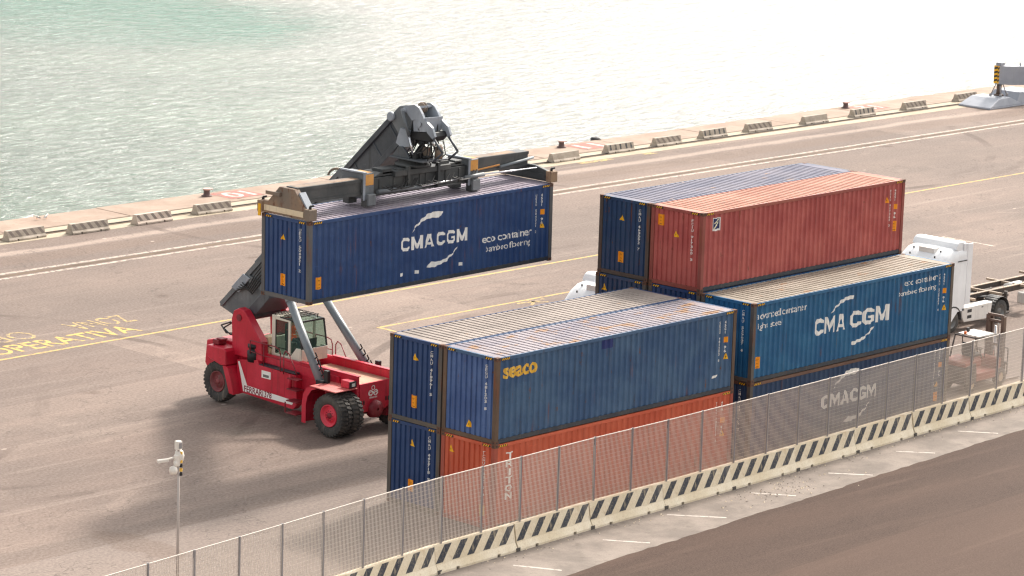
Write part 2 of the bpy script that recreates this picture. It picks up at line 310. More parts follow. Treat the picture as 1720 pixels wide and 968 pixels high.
# ------------------------------------------------------------------ mesh helpers
class MB:
    def __init__(s): s.v = []; s.f = []; s.mi = []; s.sm = []
    def add(s, vs, fs, mi=0, smooth=False):
        o = len(s.v); s.v += [tuple(v) for v in vs]
        for f in fs: s.f.append(tuple(o+i for i in f)); s.mi.append(mi); s.sm.append(smooth)
        return s
    def box(s, a, b, mi=0):
        x0, x1 = sorted((a[0], b[0])); y0, y1 = sorted((a[1], b[1])); z0, z1 = sorted((a[2], b[2]))
        return s.add([(x0,y0,z0),(x1,y0,z0),(x1,y1,z0),(x0,y1,z0),(x0,y0,z1),(x1,y0,z1),(x1,y1,z1),(x0,y1,z1)],
                     [(0,3,2,1),(4,5,6,7),(0,1,5,4),(1,2,6,5),(2,3,7,6),(3,0,4,7)], mi)
    def prism(s, poly, axis, a, b, mi=0):
        """poly: 2D points; axis 'x' -> (y,z), 'y' -> (x,z), 'z' -> (x,y)"""
        P = {'x': lambda p, t: (t, p[0], p[1]), 'y': lambda p, t: (p[0], t, p[1]), 'z': lambda p, t: (p[0], p[1], t)}[axis]
        n = len(poly); vs = [P(p, a) for p in poly]+[P(p, b) for p in poly]
        return s.add(vs, [tuple(range(n))[::-1], tuple(range(n, 2*n))]+[(i, (i+1) % n, n+(i+1) % n, n+i) for i in range(n)], mi)
    def tube(s, p, q, r, n=12, mi=0, r2=None, caps=True):
        p, q = Vector(p), Vector(q); d = (q-p).normalized(); r2 = r if r2 is None else r2
        a = d.orthogonal().normalized(); b = d.cross(a)
        ring = lambda c, rr: [c+(a*math.cos(2*math.pi*i/n)+b*math.sin(2*math.pi*i/n))*rr for i in range(n)]
        s.add(ring(p, r)+ring(q, r2), [(i, (i+1) % n, n+(i+1) % n, n+i) for i in range(n)], mi, n > 6)
        if caps:
            o = len(s.v)-2*n
            s.f += [tuple(o+i for i in range(n))[::-1], tuple(o+n+i for i in range(n))]; s.mi += [mi]*2; s.sm += [False]*2
        return s
    def bar(s, p, q, w, h, mi=0, up=(0,0,1)):
        p, q = Vector(p), Vector(q); d = (q-p).normalized(); sd = d.cross(Vector(up))
        if sd.length < 1e-4: sd = Vector((1,0,0))
        sd = sd.normalized()*w/2; u = sd.cross(d).normalized()*h/2
        vs = [p-sd-u, p+sd-u, p+sd+u, p-sd+u, q-sd-u, q+sd-u, q+sd+u, q-sd+u]
        return s.add(vs, [(0,1,2,3),(7,6,5,4),(0,4,5,1),(1,5,6,2),(2,6,7,3),(3,7,4,0)], mi)
    def path(s, pts, r, n=8, mi=0):
        for a, b in zip(pts, pts[1:]): s.tube(a, b, r, n, mi)
        return s
    def lathe(s, prof, c, axis='x', n=40, mi=0, smooth=True):
        """prof: (along axis, radius)"""
        c = Vector(c); A = {'x': (Vector((1,0,0)), Vector((0,1,0)), Vector((0,0,1))), 'y': (Vector((0,1,0)), Vector((0,0,1)), Vector((1,0,0))), 'z': (Vector((0,0,1)), Vector((1,0,0)), Vector((0,1,0)))}[axis]
        vs = []
        for t, r in prof:
            for i in range(n):
                w = 2*math.pi*i/n; vs.append(c+A[0]*t+(A[1]*math.cos(w)+A[2]*math.sin(w))*r)
        m = len(prof); fs = [(j*n+i, j*n+(i+1) % n, (j+1)*n+(i+1) % n, (j+1)*n+i) for j in range(m-1) for i in range(n)]
        s.add(vs, fs, mi, smooth); return s
    def mesh(s, name, origin=(0,0,0)):
        o = Vector(origin); me = bpy.data.meshes.new(name)
        me.from_pydata([Vector(v)-o for v in s.v], [], s.f); me.update()
        me.polygons.foreach_set('material_index', s.mi); me.polygons.foreach_set('use_smooth', s.sm)
        bm = bmesh.new(); bm.from_mesh(me); bmesh.ops.recalc_face_normals(bm, faces=bm.faces); bm.to_mesh(me); bm.free()
        return me
def link(me, name, mats, parent=None, loc=(0,0,0), rot=(0,0,0), bevel=0.):
    o = bpy.data.objects.new(name, me); C.objects.link(o); o.location = loc; o.rotation_euler = rot
    if parent: o.parent = parent
    mats = mats if isinstance(mats, (list, tuple)) else [mats]
    while len(me.materials) < len(mats): me.materials.append(None)
    for i, m in enumerate(mats): o.material_slots[i].link = 'OBJECT'; o.material_slots[i].material = m
    if bevel:
        b = o.modifiers.new('bevel', 'BEVEL'); b.width = bevel; b.segments = 1; b.limit_method = 'ANGLE'; b.angle_limit = R(50)
    return o
def tag(o, label=None, cat=None, group=None, kind=None):
    if label: o['label'] = label
    if cat: o['category'] = cat
    if group: o['group'] = group
    if kind: o['kind'] = kind
    return o
def empty(name, loc, rz=0, rot=None):
    e = bpy.data.objects.new(name, None); C.objects.link(e); e.location = loc; e.rotation_euler = rot or (0, 0, rz); e.empty_display_size = .3
    return e
def copy_tree(o, parent=None):
    c = o.copy(); C.objects.link(c)
    if parent: c.parent = parent
    for ch in list(o.children): copy_tree(ch, c)
    return c
def part(mb, name, mat, parent, bevel=0.):
    """world-coordinate MB -> child mesh of an unrotated parent (sub-parts follow their thing's origin)"""
    root = parent; off = Vector((0,0,0))
    while root is not None: off += root.location; root = root.parent
    return link(mb.mesh(name, off), name, mat, parent, bevel=bevel)

def split_parts(mb, name, mat, parent, bevel=0.):
    """one object for every separate piece collected in mb"""
    par = list(range(len(mb.v)))
    def fd(a):
        while par[a] != a: par[a] = par[par[a]]; a = par[a]
        return a
    for f in mb.f:
        for i in f[1:]: par[fd(f[0])] = fd(i)
    G = {}
    for k, f in enumerate(mb.f): G.setdefault(fd(f[0]), []).append(k)
    for ks in G.values():
        m = MB(); idx = {}
        for k in ks:
            for i in mb.f[k]:
                if i not in idx: idx[i] = len(m.v); m.v.append(mb.v[i])
            m.f.append(tuple(idx[i] for i in mb.f[k])); m.mi.append(mb.mi[k]); m.sm.append(mb.sm[k])
        o = part(m, name, mat, parent, bevel)
    return o

_tc = {}
def text2d(s, bold=0., space=1.):
    """letter outlines as a flat mesh: (verts2d, faces), cap height 1"""
    k = (s, bold, space)
    if k in _tc: return _tc[k]
    cu = bpy.data.curves.new('t', 'FONT'); cu.body = s; cu.size = 1; cu.offset = bold; cu.space_character = space; cu.resolution_u = 3; cu.fill_mode = 'BOTH'
    o = bpy.data.objects.new('t', cu); C.objects.link(o); bpy.context.view_layer.update()
    me = o.evaluated_get(bpy.context.evaluated_depsgraph_get()).to_mesh()
    v = [(p.co.x, p.co.y) for p in me.vertices]; f = [tuple(p.vertices) for p in me.polygons]
    o.to_mesh_clear(); bpy.data.objects.remove(o); bpy.data.curves.remove(cu)
    _tc[k] = (v, f); return v, f
def fit_text(s, u0, v0, u1, v1, bold=0., space=1.):
    v, f = text2d(s, bold, space)
    x0 = min(p[0] for p in v); x1 = max(p[0] for p in v); y0 = min(p[1] for p in v); y1 = max(p[1] for p in v)
    return [(u0+(p[0]-x0)/(x1-x0)*(u1-u0), v0+(p[1]-y0)/(y1-y0)*(v1-v0)) for p in v], f
def stack_text(s, u0, w, vtop, ch, bold=0.):
    """letters standing upright one under another"""
    V, F = [], []
    for i, c in enumerate(s):
        if c == ' ': continue
        ww = w*(.35 if c in 'I1' else 1)
        v, f = fit_text(c, u0+(w-ww)/2, vtop-(i+1)*ch+ch*.16, u0+(w+ww)/2, vtop-i*ch, bold)
        o = len(V); V += v; F += [tuple(o+k for k in q) for q in f]
    return V, F
def conform(VF, breaks, mapping, mats_idx=0):
    """slice a flat marking at the sheet's folds and lay it on the folded sheet"""
    V, F = VF; bm = bmesh.new()
    vs = [bm.verts.new((p[0], p[1], 0)) for p in V]
    for f in F:
        try: bm.faces.new([vs[i] for i in f])
        except ValueError: pass
    lo = min(p[0] for p in V); hi = max(p[0] for p in V)
    for b in breaks:
        if lo < b < hi:
            bmesh.ops.bisect_plane(bm, geom=bm.verts[:]+bm.edges[:]+bm.faces[:], plane_co=(b, 0, 0), plane_no=(1, 0, 0), dist=1e-6)
    bm.verts.index_update()
    out = MB(); out.add([mapping(v.co.x, v.co.y) for v in bm.verts], [tuple(v.index for v in f.verts) for f in bm.faces], mats_idx)
    bm.free(); return out

# ------------------------------------------------------------------ setting: ground, quay, sea, road
def sheet(name, x0, x1, y0, y1, z, mat, dx=None):
    mb = MB(); n = max(1, int((x1-x0)/dx)) if dx else 1
    for i in range(n):
        a = x0+(x1-x0)*i/n; b = x0+(x1-x0)*(i+1)/n
        mb.add([(a,y0,z),(b,y0,z),(b,y1,z),(a,y1,z)], [(0,1,2,3)])
    return tag(link(mb.mesh(name), name, mat), kind='structure')
QE = 53.75
mb = MB(); mb.box((-1500, -1500, -4.5), (1600, 49.6, 0)); tag(link(mb.mesh('yard_ground'), 'yard_ground', M['asphalt']), kind='structure')
# quay apron cut into cast slabs with a slightly uneven outer edge
mb = MB(); x = -200
while x < 400:
    L_ = 7.6+random.uniform(-.2, .2); ye = QE+random.uniform(-.05, .05)
    mb.box((x+.012, 49.62, -4.5), (x+L_-.012, ye, .0+random.uniform(0, .012))); x += L_
tag(link(mb.mesh('quay_apron'), 'quay_apron', M['apron'], bevel=.03), kind='structure')
mb = MB(); mb.box((-1500, QE-.6, -4.5), (-200, QE, -.01)).box((400, 49.6, -4.5), (1600, QE, -.01)).box((-1500, 49.6, -4.5), (-200, QE-.6, -.01))
tag(link(mb.mesh('quay_wall'), 'quay_wall', M['wall_concrete']), kind='structure')
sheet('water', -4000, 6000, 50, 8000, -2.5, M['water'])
# crane-rail channel between two pale concrete beams
sheet('rail_beam', -200, 400, 50.05, 50.75, .018, M['pale_concrete'])
sheet('rail_channel', -200, 400, 49.62, 50.05, .016, M['rail_dirt'])
sheet('rail_seam', -200, 400, 50.75, 50.98, .017, M['rail_dirt'])
sheet('rail_beam', -200, 400, 48.75, 49.6, .006, M['pale_concrete'])
mb = MB(); mb.box((-200, 49.80, .0), (400, 49.88, .06)); tag(link(mb.mesh('crane_rail'), 'crane_rail', M['post_rust']), kind='structure')
for y in (43.12, 42.22): sheet('painted_line', -200, 400, y, y+.26, .004, M['white_line'])
sheet('rail_groove', -200, 400, 42.62, 42.98, .004, M['rail_dirt'])
mb = MB(); pl = [(-200, 29.55), (40, 29.6), (60, 31.05), (400, 31.3)]
mb.add([(p[0], p[1]+o_, .004) for p in pl for o_ in (0, .17)], [(2*i, 2*i+2, 2*i+3, 2*i+1) for i in range(3)]); tag(link(mb.mesh('painted_line'), 'painted_line', M['yellow_line']), kind='structure')
sheet('painted_line', 18.75, 44, 24.55, 24.70, .004, M['yellow_line'])
sheet('painted_line', 18.75, 18.9, 17.5, 24.55, .004, M['yellow_line'])
sheet('painted_line', 55.9, 56.1, 19.0, 22.2, .004, M['white_line'])
mb = MB()   # a yellow arrow-like mark by the bay line
for k in range(5):
    a = 2*math.pi*k/5+.3; mb.bar((27.9, 24.15, .005), (27.9+math.cos(a)*.9, 24.15+math.sin(a)*.55, .005), .16, .004)
tag(link(mb.mesh('painted_mark'), 'painted_mark', M['yellow_faint']), kind='structure')
def ground_text(name, txt, x0, y0, x1, y1, mat, z=.006, bold=.03):
    V, F = fit_text(txt, x0, y0, x1, y1, bold)
    mb = MB().add([(p[0], p[1], z) for p in V], F)
    return tag(link(mb.mesh(name), name, mat), kind='structure')
ground_text('painted_lettering', 'OPERATIVA', 3.15, 30.28, 10.75, 31.62, M['yellow_text'], bold=.012)
ground_text('painted_lettering', 'ZONA', -5.4, 30.28, -1.2, 31.62, M['yellow_text'], bold=.012)
ground_text('painted_lettering', 'ZONA', 11.85, 33.35, 8.75, 31.95, M['yellow_faint'], bold=.0)
ground_text('painted_lettering', 'OPERATIVA', 6.75, 33.35, -1.5, 31.95, M['yellow_faint'], bold=.0)
for x0, d in ((34.5, '10'), (61.9, '11'), (89.0, '12')):
    sheet('painted_panel', x0, x0+2.3, 51.55, 53.35, .018, M['red_worn'])
    ground_text('painted_digits', d, x0+2.0, 53.15, x0+.35, 51.75, M['white_worn'], .022, .02)
for x0, x1 in ((36.9, 38.6), (57.9, 60.6), (63.4, 64.4)): sheet('painted_patch', x0, x1, 48.25, 48.7, .008, M['yellow_faint'])
# verge and road in front of the fence (the road edge wanders)
mb = MB(); mb.add([(-300,-20,.004),(400,-20,.004),(400,3,.004),(-300,-6,.004)][:0] or [(-300,-30,.004),(300,-30,.004),(300,6.6,.004),(40,-.55,.004),(26,-.75,.004),(10,-1.5,.004),(-5,-1.95,.004),(-19,-3.2,.004),(-60,-8,.004),(-300,-30,.0041)], [tuple(range(10))])
tag(link(mb.mesh('verge'), 'verge', M['verge']), kind='structure')
pts = []; x = -70.
while x < 120:
    y = -4.78+.052*x if x < 40 else -4.78+.052*40+.052*(x-40)
    pts.append((x, y+random.uniform(-.045, .045)+.03*math.sin(x*.9), .012)); x += .35
mb = MB(); n = len(pts); mb.add(pts+[(p[0], p[1]-60, .012) for p in pts], [(i, n+i, n+i+1, i+1) for i in range(n-1)])
tag(link(mb.mesh('road'), 'road', M['road']), kind='structure')
mb = MB()
for a, b in (((-2.25,-3.07),(-1.5,-4.45)), ((2.05,-3.0),(2.95,-4.25)), ((5.95,-2.4),(7.2,-3.95)), ((10.3,-2.5),(11.2,-3.75)), ((14.5,-2.6),(15.5,-3.8)), ((18.9,-2.3),(19.8,-3.4)), ((23.2,-2.0),(24.1,-3.2)), ((-6.5,-3.4),(-5.6,-4.8))):
    a, b = Vector((*a, .009)), Vector((*b, .009)); d = (b-a).normalized(); s_ = Vector((-d.y, d.x, 0))*.055
    mb.add([a-s_, b-s_, b+s_, a+s_], [(0,1,2,3)])
tag(link(mb.mesh('painted_line'), 'painted_line', M['white_worn']), kind='structure')

# ------------------------------------------------------------------ containers
L, W, H = 12.192, 2.438, 2.896
X0, XN = .17, 42; XP = (L-2*X0)/XN
def prof_side(u, lo=.030, dep=.046):
    t = ((u-X0) % XP)/XP
    if t < .32: return lo
    if t < .50: return lo+dep*(t-.32)/.18
    if t < .82: return lo+dep
    return lo+dep*(1-(t-.82)/.18)
BR_SIDE = sorted(X0+XP*(i+f) for i in range(XN) for f in (0, .32, .50, .82))
E0, EN = .17, 9; EP = (W-2*E0)/EN
def prof_end(u, lo=.030, dep=.048):
    t = ((u-E0) % EP)/EP
    if t < .56: return lo
    if t < .66: return lo+dep*(t-.56)/.10
    if t < .90: return lo+dep
    return lo+dep*(1-(t-.90)/.10)
BR_END = sorted(E0+EP*(i+f) for i in range(EN) for f in (0, .56, .66, .90))
def shared():
    S = {}
    mb = MB(); us = BR_SIDE+[L-X0]; z0, z1 = .165, H-.115
    mb.add([(u, prof_side(u if i < len(us)-1 else X0), z) for i, u in enumerate(us) for z in (z0, z1)], [(2*i, 2*i+2, 2*i+3, 2*i+1) for i in range(len(us)-1)]); S['side'] = mb.mesh('side_panel')
    mb = MB(); mb.add([(u, W-prof_side(u if i < len(us)-1 else X0), z) for i, u in enumerate(us) for z in (z0, z1)], [(2*i, 2*i+2, 2*i+3, 2*i+1) for i in range(len(us)-1)]); S['side_far'] = mb.mesh('side_panel')
    mb = MB(); us = BR_END+[W-E0]
    mb.add([(prof_end(u if i < len(us)-1 else E0), W-u, z) for i, u in enumerate(us) for z in (.16, H-.115)], [(2*i, 2*i+2, 2*i+3, 2*i+1) for i in range(len(us)-1)]); S['end'] = mb.mesh('end_panel')
    # roof with pressed cross ribs
    mb = MB(); NR = 40; a0, a1 = .42, L-.42; rp = (a1-a0)/NR; xs = [(.0+.10, H-.008)]
    for i in range(NR):
        b = a0+i*rp; xs += [(b, H-.008), (b+.025, H-.040), (b+.085, H-.040), (b+.11, H-.008)]
    xs += [(a1, H-.008), (L-.10, H-.008)]
    mb.add([(x, y, z) for x, z in xs for y in (.055, W-.055)], [(2*i, 2*i+2, 2*i+3, 2*i+1) for i in range(len(xs)-1)]); S['roof'] = mb.mesh('roof')
    mb = MB(); mb.box((.12, .05, .12), (L-.12, W-.05, .16)); S['floor'] = mb.mesh('floor')
    # doors and locking bars at the far end
    for k, (a, b) in enumerate(((.16, W/2-.01), (W/2+.01, W-.16))):
        mb = MB(); mb.box((L-.06, a, .16), (L-.02, b, H-.12))
        for y in (a+.28, b-.28):
            mb.tube((L-.0, y, .1), (L-.0, y, H-.1), .018, 8); mb.box((L-.02, y-.25, 1.0), (L+.015, y+.02, 1.04))
        for z in (.35, 1.05, 1.8, 2.5): mb.box((L-.03, a, z), (L-.008, b, z+.06))
        S['door%d' % k] = mb.mesh('door')
    pw = .16
    for k, (x, y) in enumerate(((0, 0), (0, W), (L, 0), (L, W))):
        sx = 1 if x == 0 else -1; sy = 1 if y == 0 else -1
        mb = MB(); mb.prism([(x+sx*.006, y+sy*.006), (x+sx*pw, y+sy*.006), (x+sx*pw, y+sy*.05), (x+sx*.05, y+sy*.05), (x+sx*.05, y+sy*pw), (x+sx*.006, y+sy*pw)], 'z', .118, H-.118)
        S['post%d' % k] = mb.mesh('corner_post')
        for j, z in enumerate((0, H-.118)):
            mb = MB(); x1 = x+sx*.178; y1 = y+sy*.162
            mb.box((x, y, z), (x1, y1, z+.118))
            # dark oval hand-holes standing 2 mm proud on the two outer faces
            for t in range(1):
                cx, cz = x+sx*.09, z+.06
                mb.prism([(cx+.036*math.cos(q*math.pi/5), cz+.026*math.sin(q*math.pi/5)) for q in range(10)], 'y', y-sy*.002, y+sy*.004, 1)
                cy = y+sy*.08
                mb.prism([(cy+.030*math.cos(q*math.pi/5), cz+.026*math.sin(q*math.pi/5)) for q in range(10)], 'x', x-sx*.002, x+sx*.004, 1)
            S['cast%d%d' % (k, j)] = mb.mesh('corner_casting')
    mb = MB(); mb.box((.18, .004, H-.115), (L-.18, .064, H-.004)); S['trail0'] = mb.mesh('top_rail')
    mb = MB(); mb.box((.18, W-.064, H-.115), (L-.18, W-.004, H-.004)); S['trail1'] = mb.mesh('top_rail')
    mb = MB(); mb.box((.18, .012, .03), (L-.18, .06, .168)); mb.box((.18, .0115, .156), (L-.18, .014, .168), 0); S['brail0'] = mb.mesh('bottom_rail')
    mb = MB(); mb.box((.18, W-.06, .03), (L-.18, W-.012, .168)); S['brail1'] = mb.mesh('bottom_rail')
    mb = MB(); mb.box((.006, .165, H-.115), (.10, W-.165, H-.004)); S['head0'] = mb.mesh('end_rail')
    mb = MB(); mb.box((L-.10, .165, H-.115), (L-.006, W-.165, H-.004)); S['head1'] = mb.mesh('end_rail')
    mb = MB(); mb.box((.006, .165, .02), (.10, W-.165, .165)); mb.box((.004, .55, .0), (.03, .62, .02)); S['sill0'] = mb.mesh('end_sill')
    mb = MB(); mb.box((L-.10, .165, .02), (L-.006, W-.165, .165)); S['sill1'] = mb.mesh('end_sill')
    # gooseneck cross members under the floor
    mb = MB()
    for i in range(24): x = .4+i*.49; mb.box((x, .065, .04), (x+.05, W-.065, .118))
    S['cross'] = mb.mesh('cross_members')
    # black and yellow warning stripes on the upper edges near the corners
    def stripes(P, a, b, v0, v1):
        mb = MB(); mb.add([P(a, v0), P(b, v0), P(b, v1), P(a, v1)], [(0,1,2,3)], 0)
        k = a+.03
        while k < b-.06:
            mb.add([P(k, v0+.004, 1), P(k+.045, v0+.004, 1), P(k+.085, v1-.004, 1), P(k+.04, v1-.004, 1)], [(0,1,2,3)], 1); k += .095
        return mb
    z0, z1 = H-.105, H-.03
    S['st0'] = stripes(lambda u, v, t=0: (u, .002-.0015*t, v), .19, .60, z0, z1).mesh('hazard_stripe')
    S['st1'] = stripes(lambda u, v, t=0: (u, .002-.0015*t, v), L-.60, L-.19, z0, z1).mesh('hazard_stripe')
    S['st2'] = stripes(lambda u, v, t=0: (.004-.0015*t, W-u, v), .19, .56, z0, z1).mesh('hazard_stripe')
    S['st3'] = stripes(lambda u, v, t=0: (.004-.0015*t, W-u, v), W-.56, W-.19, z0, z1).mesh('hazard_stripe')
    return S
SH = shared()
near = lambda u, v, e=.004: (u, prof_side(u)-e, v)
endf = lambda u, v, e=.004: (prof_end(u)-e, W-u, v)
SWOOSH_U = [(4.95,1.93),(5.12,2.14),(5.25,2.23),(5.46,2.38),(5.76,2.52),(6.1,2.56),(6.5,2.52),(6.41,2.42),(6.31,2.31),(5.93,2.35),(5.59,2.31),(5.38,2.22),(5.21,2.13)]
SWOOSH_D = [(5.74,.57),(5.79,.67),(5.91,.76),(6.26,.72),(6.6,.76),(6.86,.87),(7.08,.97),(7.24,1.15),(7.22,1.08),(7.12,.95),(6.95,.84),(6.7,.67),(6.43,.61),(6.09,.54)]
def strip_poly(P):
    """triangulate a long outline by zipping its two sides"""
    n = len(P); bm = bmesh.new(); vs = [bm.verts.new((p[0], p[1], 0)) for p in P]; f = bm.faces.new(vs); bm.normal_update()
    bmesh.ops.triangulate(bm, faces=[f]); bm.verts.index_update()
    out = ([(v.co.x, v.co.y) for v in bm.verts], [tuple(v.index for v in f.verts) for f in bm.faces]); bm.free(); return out
def mark(c, name, VF, mat, end=False, e=.004):
    mb = conform(VF, BR_END if end else BR_SIDE, (lambda u, v: endf(u, v, e)) if end else (lambda u, v: near(u, v, e)))
    return link(mb.mesh(name), name, mat, c)
quad = lambda a, b, c, d: ([(a, b), (c, b), (c, d), (a, d)], [(0, 1, 2, 3)])
def tri(c, u, v, h=.22, end=False, mat=None):
    o = mark(c, 'warning_triangle', ([(u-h*.5, v), (u+h*.5, v), (u+.0, v+h)], [(0, 1, 2)]), mat or M['yellow'], end)
    k = mark(o, 'bolt_symbol', ([(u-.012, v+h*.2), (u+.016, v+h*.38), (u+.0, v+h*.6), (u-.014, v+h*.38)], [(0, 1, 2, 3)]), M['ink'], end, .006)
def lab(c, u, v, w=.22, h=.32, end=False, mat=None):
    o = mark(c, 'height_label', quad(u, v, u+w, v+h), mat or M['orange'], end)
    V, F = fit_text('9\'6"', u+w*.25, v+h*.66, u+w*.75, v+h*.80, .0)
    V2, F2 = fit_text('2.9m', u+w*.3, v+h*.36, u+w*.7, v+h*.46, .0)
    V3, F3 = quad(u+w*.2, v+h*.10, u+w*.8, v+h*.15)
    n = len(V); V += V2; F = F+[tuple(n+i for i in f) for f in F2]; n = len(V); V += V3; F += [tuple(n+i for i in f) for f in F3]
    mark(o, 'label_print', (V, F), M['ink'], end, .007)
def container(label, loc, col, col2, roofm, num, rust=.1, dirt=.25, seed=1, postm=None, railm=None, rot=(0,0,0), end_num_bottom=.0, side_marks=True, endcol=None):
    c = empty('shipping_container', loc, rot=rot); tag(c, label, 'container', 'forty foot shipping containers')
    rust = max(rust+.06, .24); pm = paint('container_paint_%d' % seed, col, col2, rust=rust, dirt=dirt+.06, rough=.5, seed=seed, dent=1., dirtcol=lin(52, 50, 52))
    em = paint('container_end_paint_%d' % seed, *(endcol or (col, col2)), rust=rust, dirt=dirt+.06, rough=.5, seed=seed+20, dent=1., dirtcol=lin(52, 50, 52))
    postm = postm or M['post_rust']; railm = railm or pm
    for k, n, m in (('side', 'side_panel', pm), ('side_far', 'side_panel', pm), ('end', 'end_panel', em), ('roof', 'roof', roofm), ('floor', 'floor', M['rail_dark']),
                    ('door0', 'door', em), ('door1', 'door', em), ('trail0', 'top_rail', railm), ('trail1', 'top_rail', railm), ('brail0', 'bottom_rail', M['rail_dark']),
                    ('brail1', 'bottom_rail', M['rail_dark']), ('head0', 'end_rail', railm), ('head1', 'end_rail', railm), ('sill0', 'end_sill', postm), ('sill1', 'end_sill', postm), ('cross', 'cross_members', M['rail_dark'])):
        link(SH[k], n, m, c)
    for k in range(4):
        link(SH['post%d' % k], 'corner_post', postm, c)
        for j in (0, 1): link(SH['cast%d%d' % (k, j)], 'corner_casting', [M['casting'], M['black']], c)
    for k in range(4): link(SH['st%d' % k], 'hazard_stripe', [M['black'], M['yellow']], c)
    if num:
        mark(c, 'number_lettering', stack_text(num, W-.55, .07, 2.60, .118, .012), M['lettering'], True)
        if side_marks:
            mark(c, 'number_lettering', stack_text(num, 11.33, .07, 2.56, .112, .012), M['lettering'])
            mark(c, 'size_lettering', stack_text('45G1', 11.62, .08, 2.56, .12, .03), M['lettering'])
            mark(c, 'size_label', quad(11.58, 1.78, 11.78, 1.98), M['orange'])
            mark(c, 'weight_lettering', stack_text('96', 11.63, .09, 1.66, .13, .03), M['lettering'])
    return c
def band(P, t, z=0):
    """thick mitred polyline as butt-joined quads"""
    P = [Vector(p) for p in P]; L_, Rr = [], []
    for i, p in enumerate(P):
        a = (P[i]-P[i-1]).normalized() if i else (P[1]-P[0]).normalized(); b = (P[i+1]-P[i]).normalized() if i < len(P)-1 else a
        n = Vector((-a.y-b.y, a.x+b.x)).normalized(); k = t/2/max(.5, n.dot(Vector((-a.y, a.x)))); L_.append(p+n*k); Rr.append(p-n*k)
    V = [tuple(v) for pr in zip(L_, Rr) for v in pr]; return V, [(2*i, 2*i+1, 2*i+3, 2*i+2) for i in range(len(P)-1)]
def block_word(word, u0, v0, u1, v1, t=.24, gap=.14, asp=.86):
    """heavy block capitals C M A G drawn as outlines"""
    V, F = [], []; ws = {'C': .92, 'G': .95, 'M': 1.18, 'A': 1.02}; x = 0.; tot = sum(ws[c] for c in word)+gap*(len(word)-1); sx = (u1-u0)/tot
    for c in word:
        w = ws[c]; T = t; Ts = t
        if c in 'CG':
            h = T/2; k = .17
            pts = [(w-h, .70), (w-h, 1-k-h*.4), (w-k-h, 1-h), (k+h, 1-h), (h, 1-k-h), (h, k+h), (k+h, h), (w-k-h, h), (w-h, k+h*.4), (w-h, .30 if c == 'C' else .52)]
            parts_ = [band(pts, T)]
            if c == 'G': parts_.append(([(w*.52, .38), (w-T-.001, .38), (w-T-.001, .38+T*.62), (w*.52, .38+T*.62)], [(0,1,2,3)]))
        elif c == 'M':
            parts_ = [strip_poly([(0, 0), (0, 1), (T*1.15, 1), (w/2, .42), (w-T*1.15, 1), (w, 1), (w, 0), (w-T, 0), (w-T, .62), (w/2+.06, .06), (w/2-.06, .06), (T, .62), (T, 0)])]
        else:
            parts_ = [strip_poly([(0, 0), (w/2-T*.62, 1), (w/2+T*.62, 1), (w, 0), (w-T*1.05, 0), (w/2, .72), (T*1.05, 0)]),
                      ([(w/2-.205, .20), (w/2+.205, .20), (w/2+.145, .38), (w/2-.145, .38)], [(0,1,2,3)])]
        for v, f in parts_:
            o = len(V); V += [(u0+(x+p[0])*sx, v0+p[1]*(v1-v0)) for p in v]; F += [tuple(o+i for i in q) for q in f]
        x += w+gap
    return V, F
def cma_logo(c, word_box, up, dn, words):
    o = mark(c, 'line_logo', block_word(words[0], *word_box[0]), M['lettering'])
    mark(o, 'line_logo_word', block_word(words[1], *word_box[1]), M['lettering'])
    mark(o, 'logo_sweep', strip_poly(up), M['lettering']); mark(o, 'logo_sweep', strip_poly(dn), M['lettering'])
roof_violet = m_roof('roof_faded_violet', lin(126, 118, 130), lin(146, 137, 146), .08, 1)
roof_beige = m_roof('roof_faded_beige', lin(128, 119, 113), lin(146, 136, 129), .1, 2)
roof_rusty = m_roof('roof_violet_rusty', lin(118, 113, 122), lin(140, 133, 137), 1.05, 3)
roof_blue = m_roof('roof_faded_blue', lin(88, 89, 106), lin(112, 109, 121), .3, 4)
roof_salmon = m_roof('roof_faded_salmon', lin(148, 98, 80), lin(164, 120, 102), .2, 5)
roof_dirty = m_roof('roof_dirty_beige', lin(126, 117, 105), lin(148, 138, 126), .5, 6)
NAVY = (lin(33, 62, 108), lin(44, 72, 116)); DEEP = (lin(24, 54, 98), lin(34, 63, 106)); STEEL = (lin(50, 82, 118), lin(68, 98, 128))
TEAL = (lin(24, 88, 130), lin(40, 102, 140)); MAROON = (lin(162, 72, 68), lin(180, 92, 84)); BRICK = (lin(188, 82, 54), lin(200, 98, 68)); DARKB = (lin(32, 58, 92), lin(44, 68, 98))
G2 = 2.50
# held container
held = container('navy container lifted in the air by the red reach stacker', (.194, 9.1225, 5.981), *NAVY, roof_violet, 'UESU 504321 2', rust=.02, dirt=.12, seed=1, rot=(0, -.0104, -.0056), postm=paint('grey_post', lin(84, 84, 86), lin(98, 96, 94), rust=.15, dirt=.3))
cma_logo(held, ((4.42, 1.30, 6.08, 1.78), (6.2, 1.30, 7.76, 1.78)), SWOOSH_U, SWOOSH_D, ('CMA', 'CGM'))
mark(held, 'side_lettering', fit_text('eco container', 8.55, 1.09, 11.15, 1.36, .012, 1.05), M['lettering'])
mark(held, 'side_lettering', fit_text('bamboo flooring', 8.72, .67, 11.08, .98, .0, 1.0), M['lettering'])
tri(held, 11.68, 1.28, .24); tri(held, W-1.36, 2.10, .24, True); lab(held, W-1.47, .48, .24, .42, True); lab(held, .38, .50, .26, .42)
for u in (4.4, 5.15, 7.35): mark(held, 'small_label', quad(u, .42, u+.16, .54), M['lettering'])
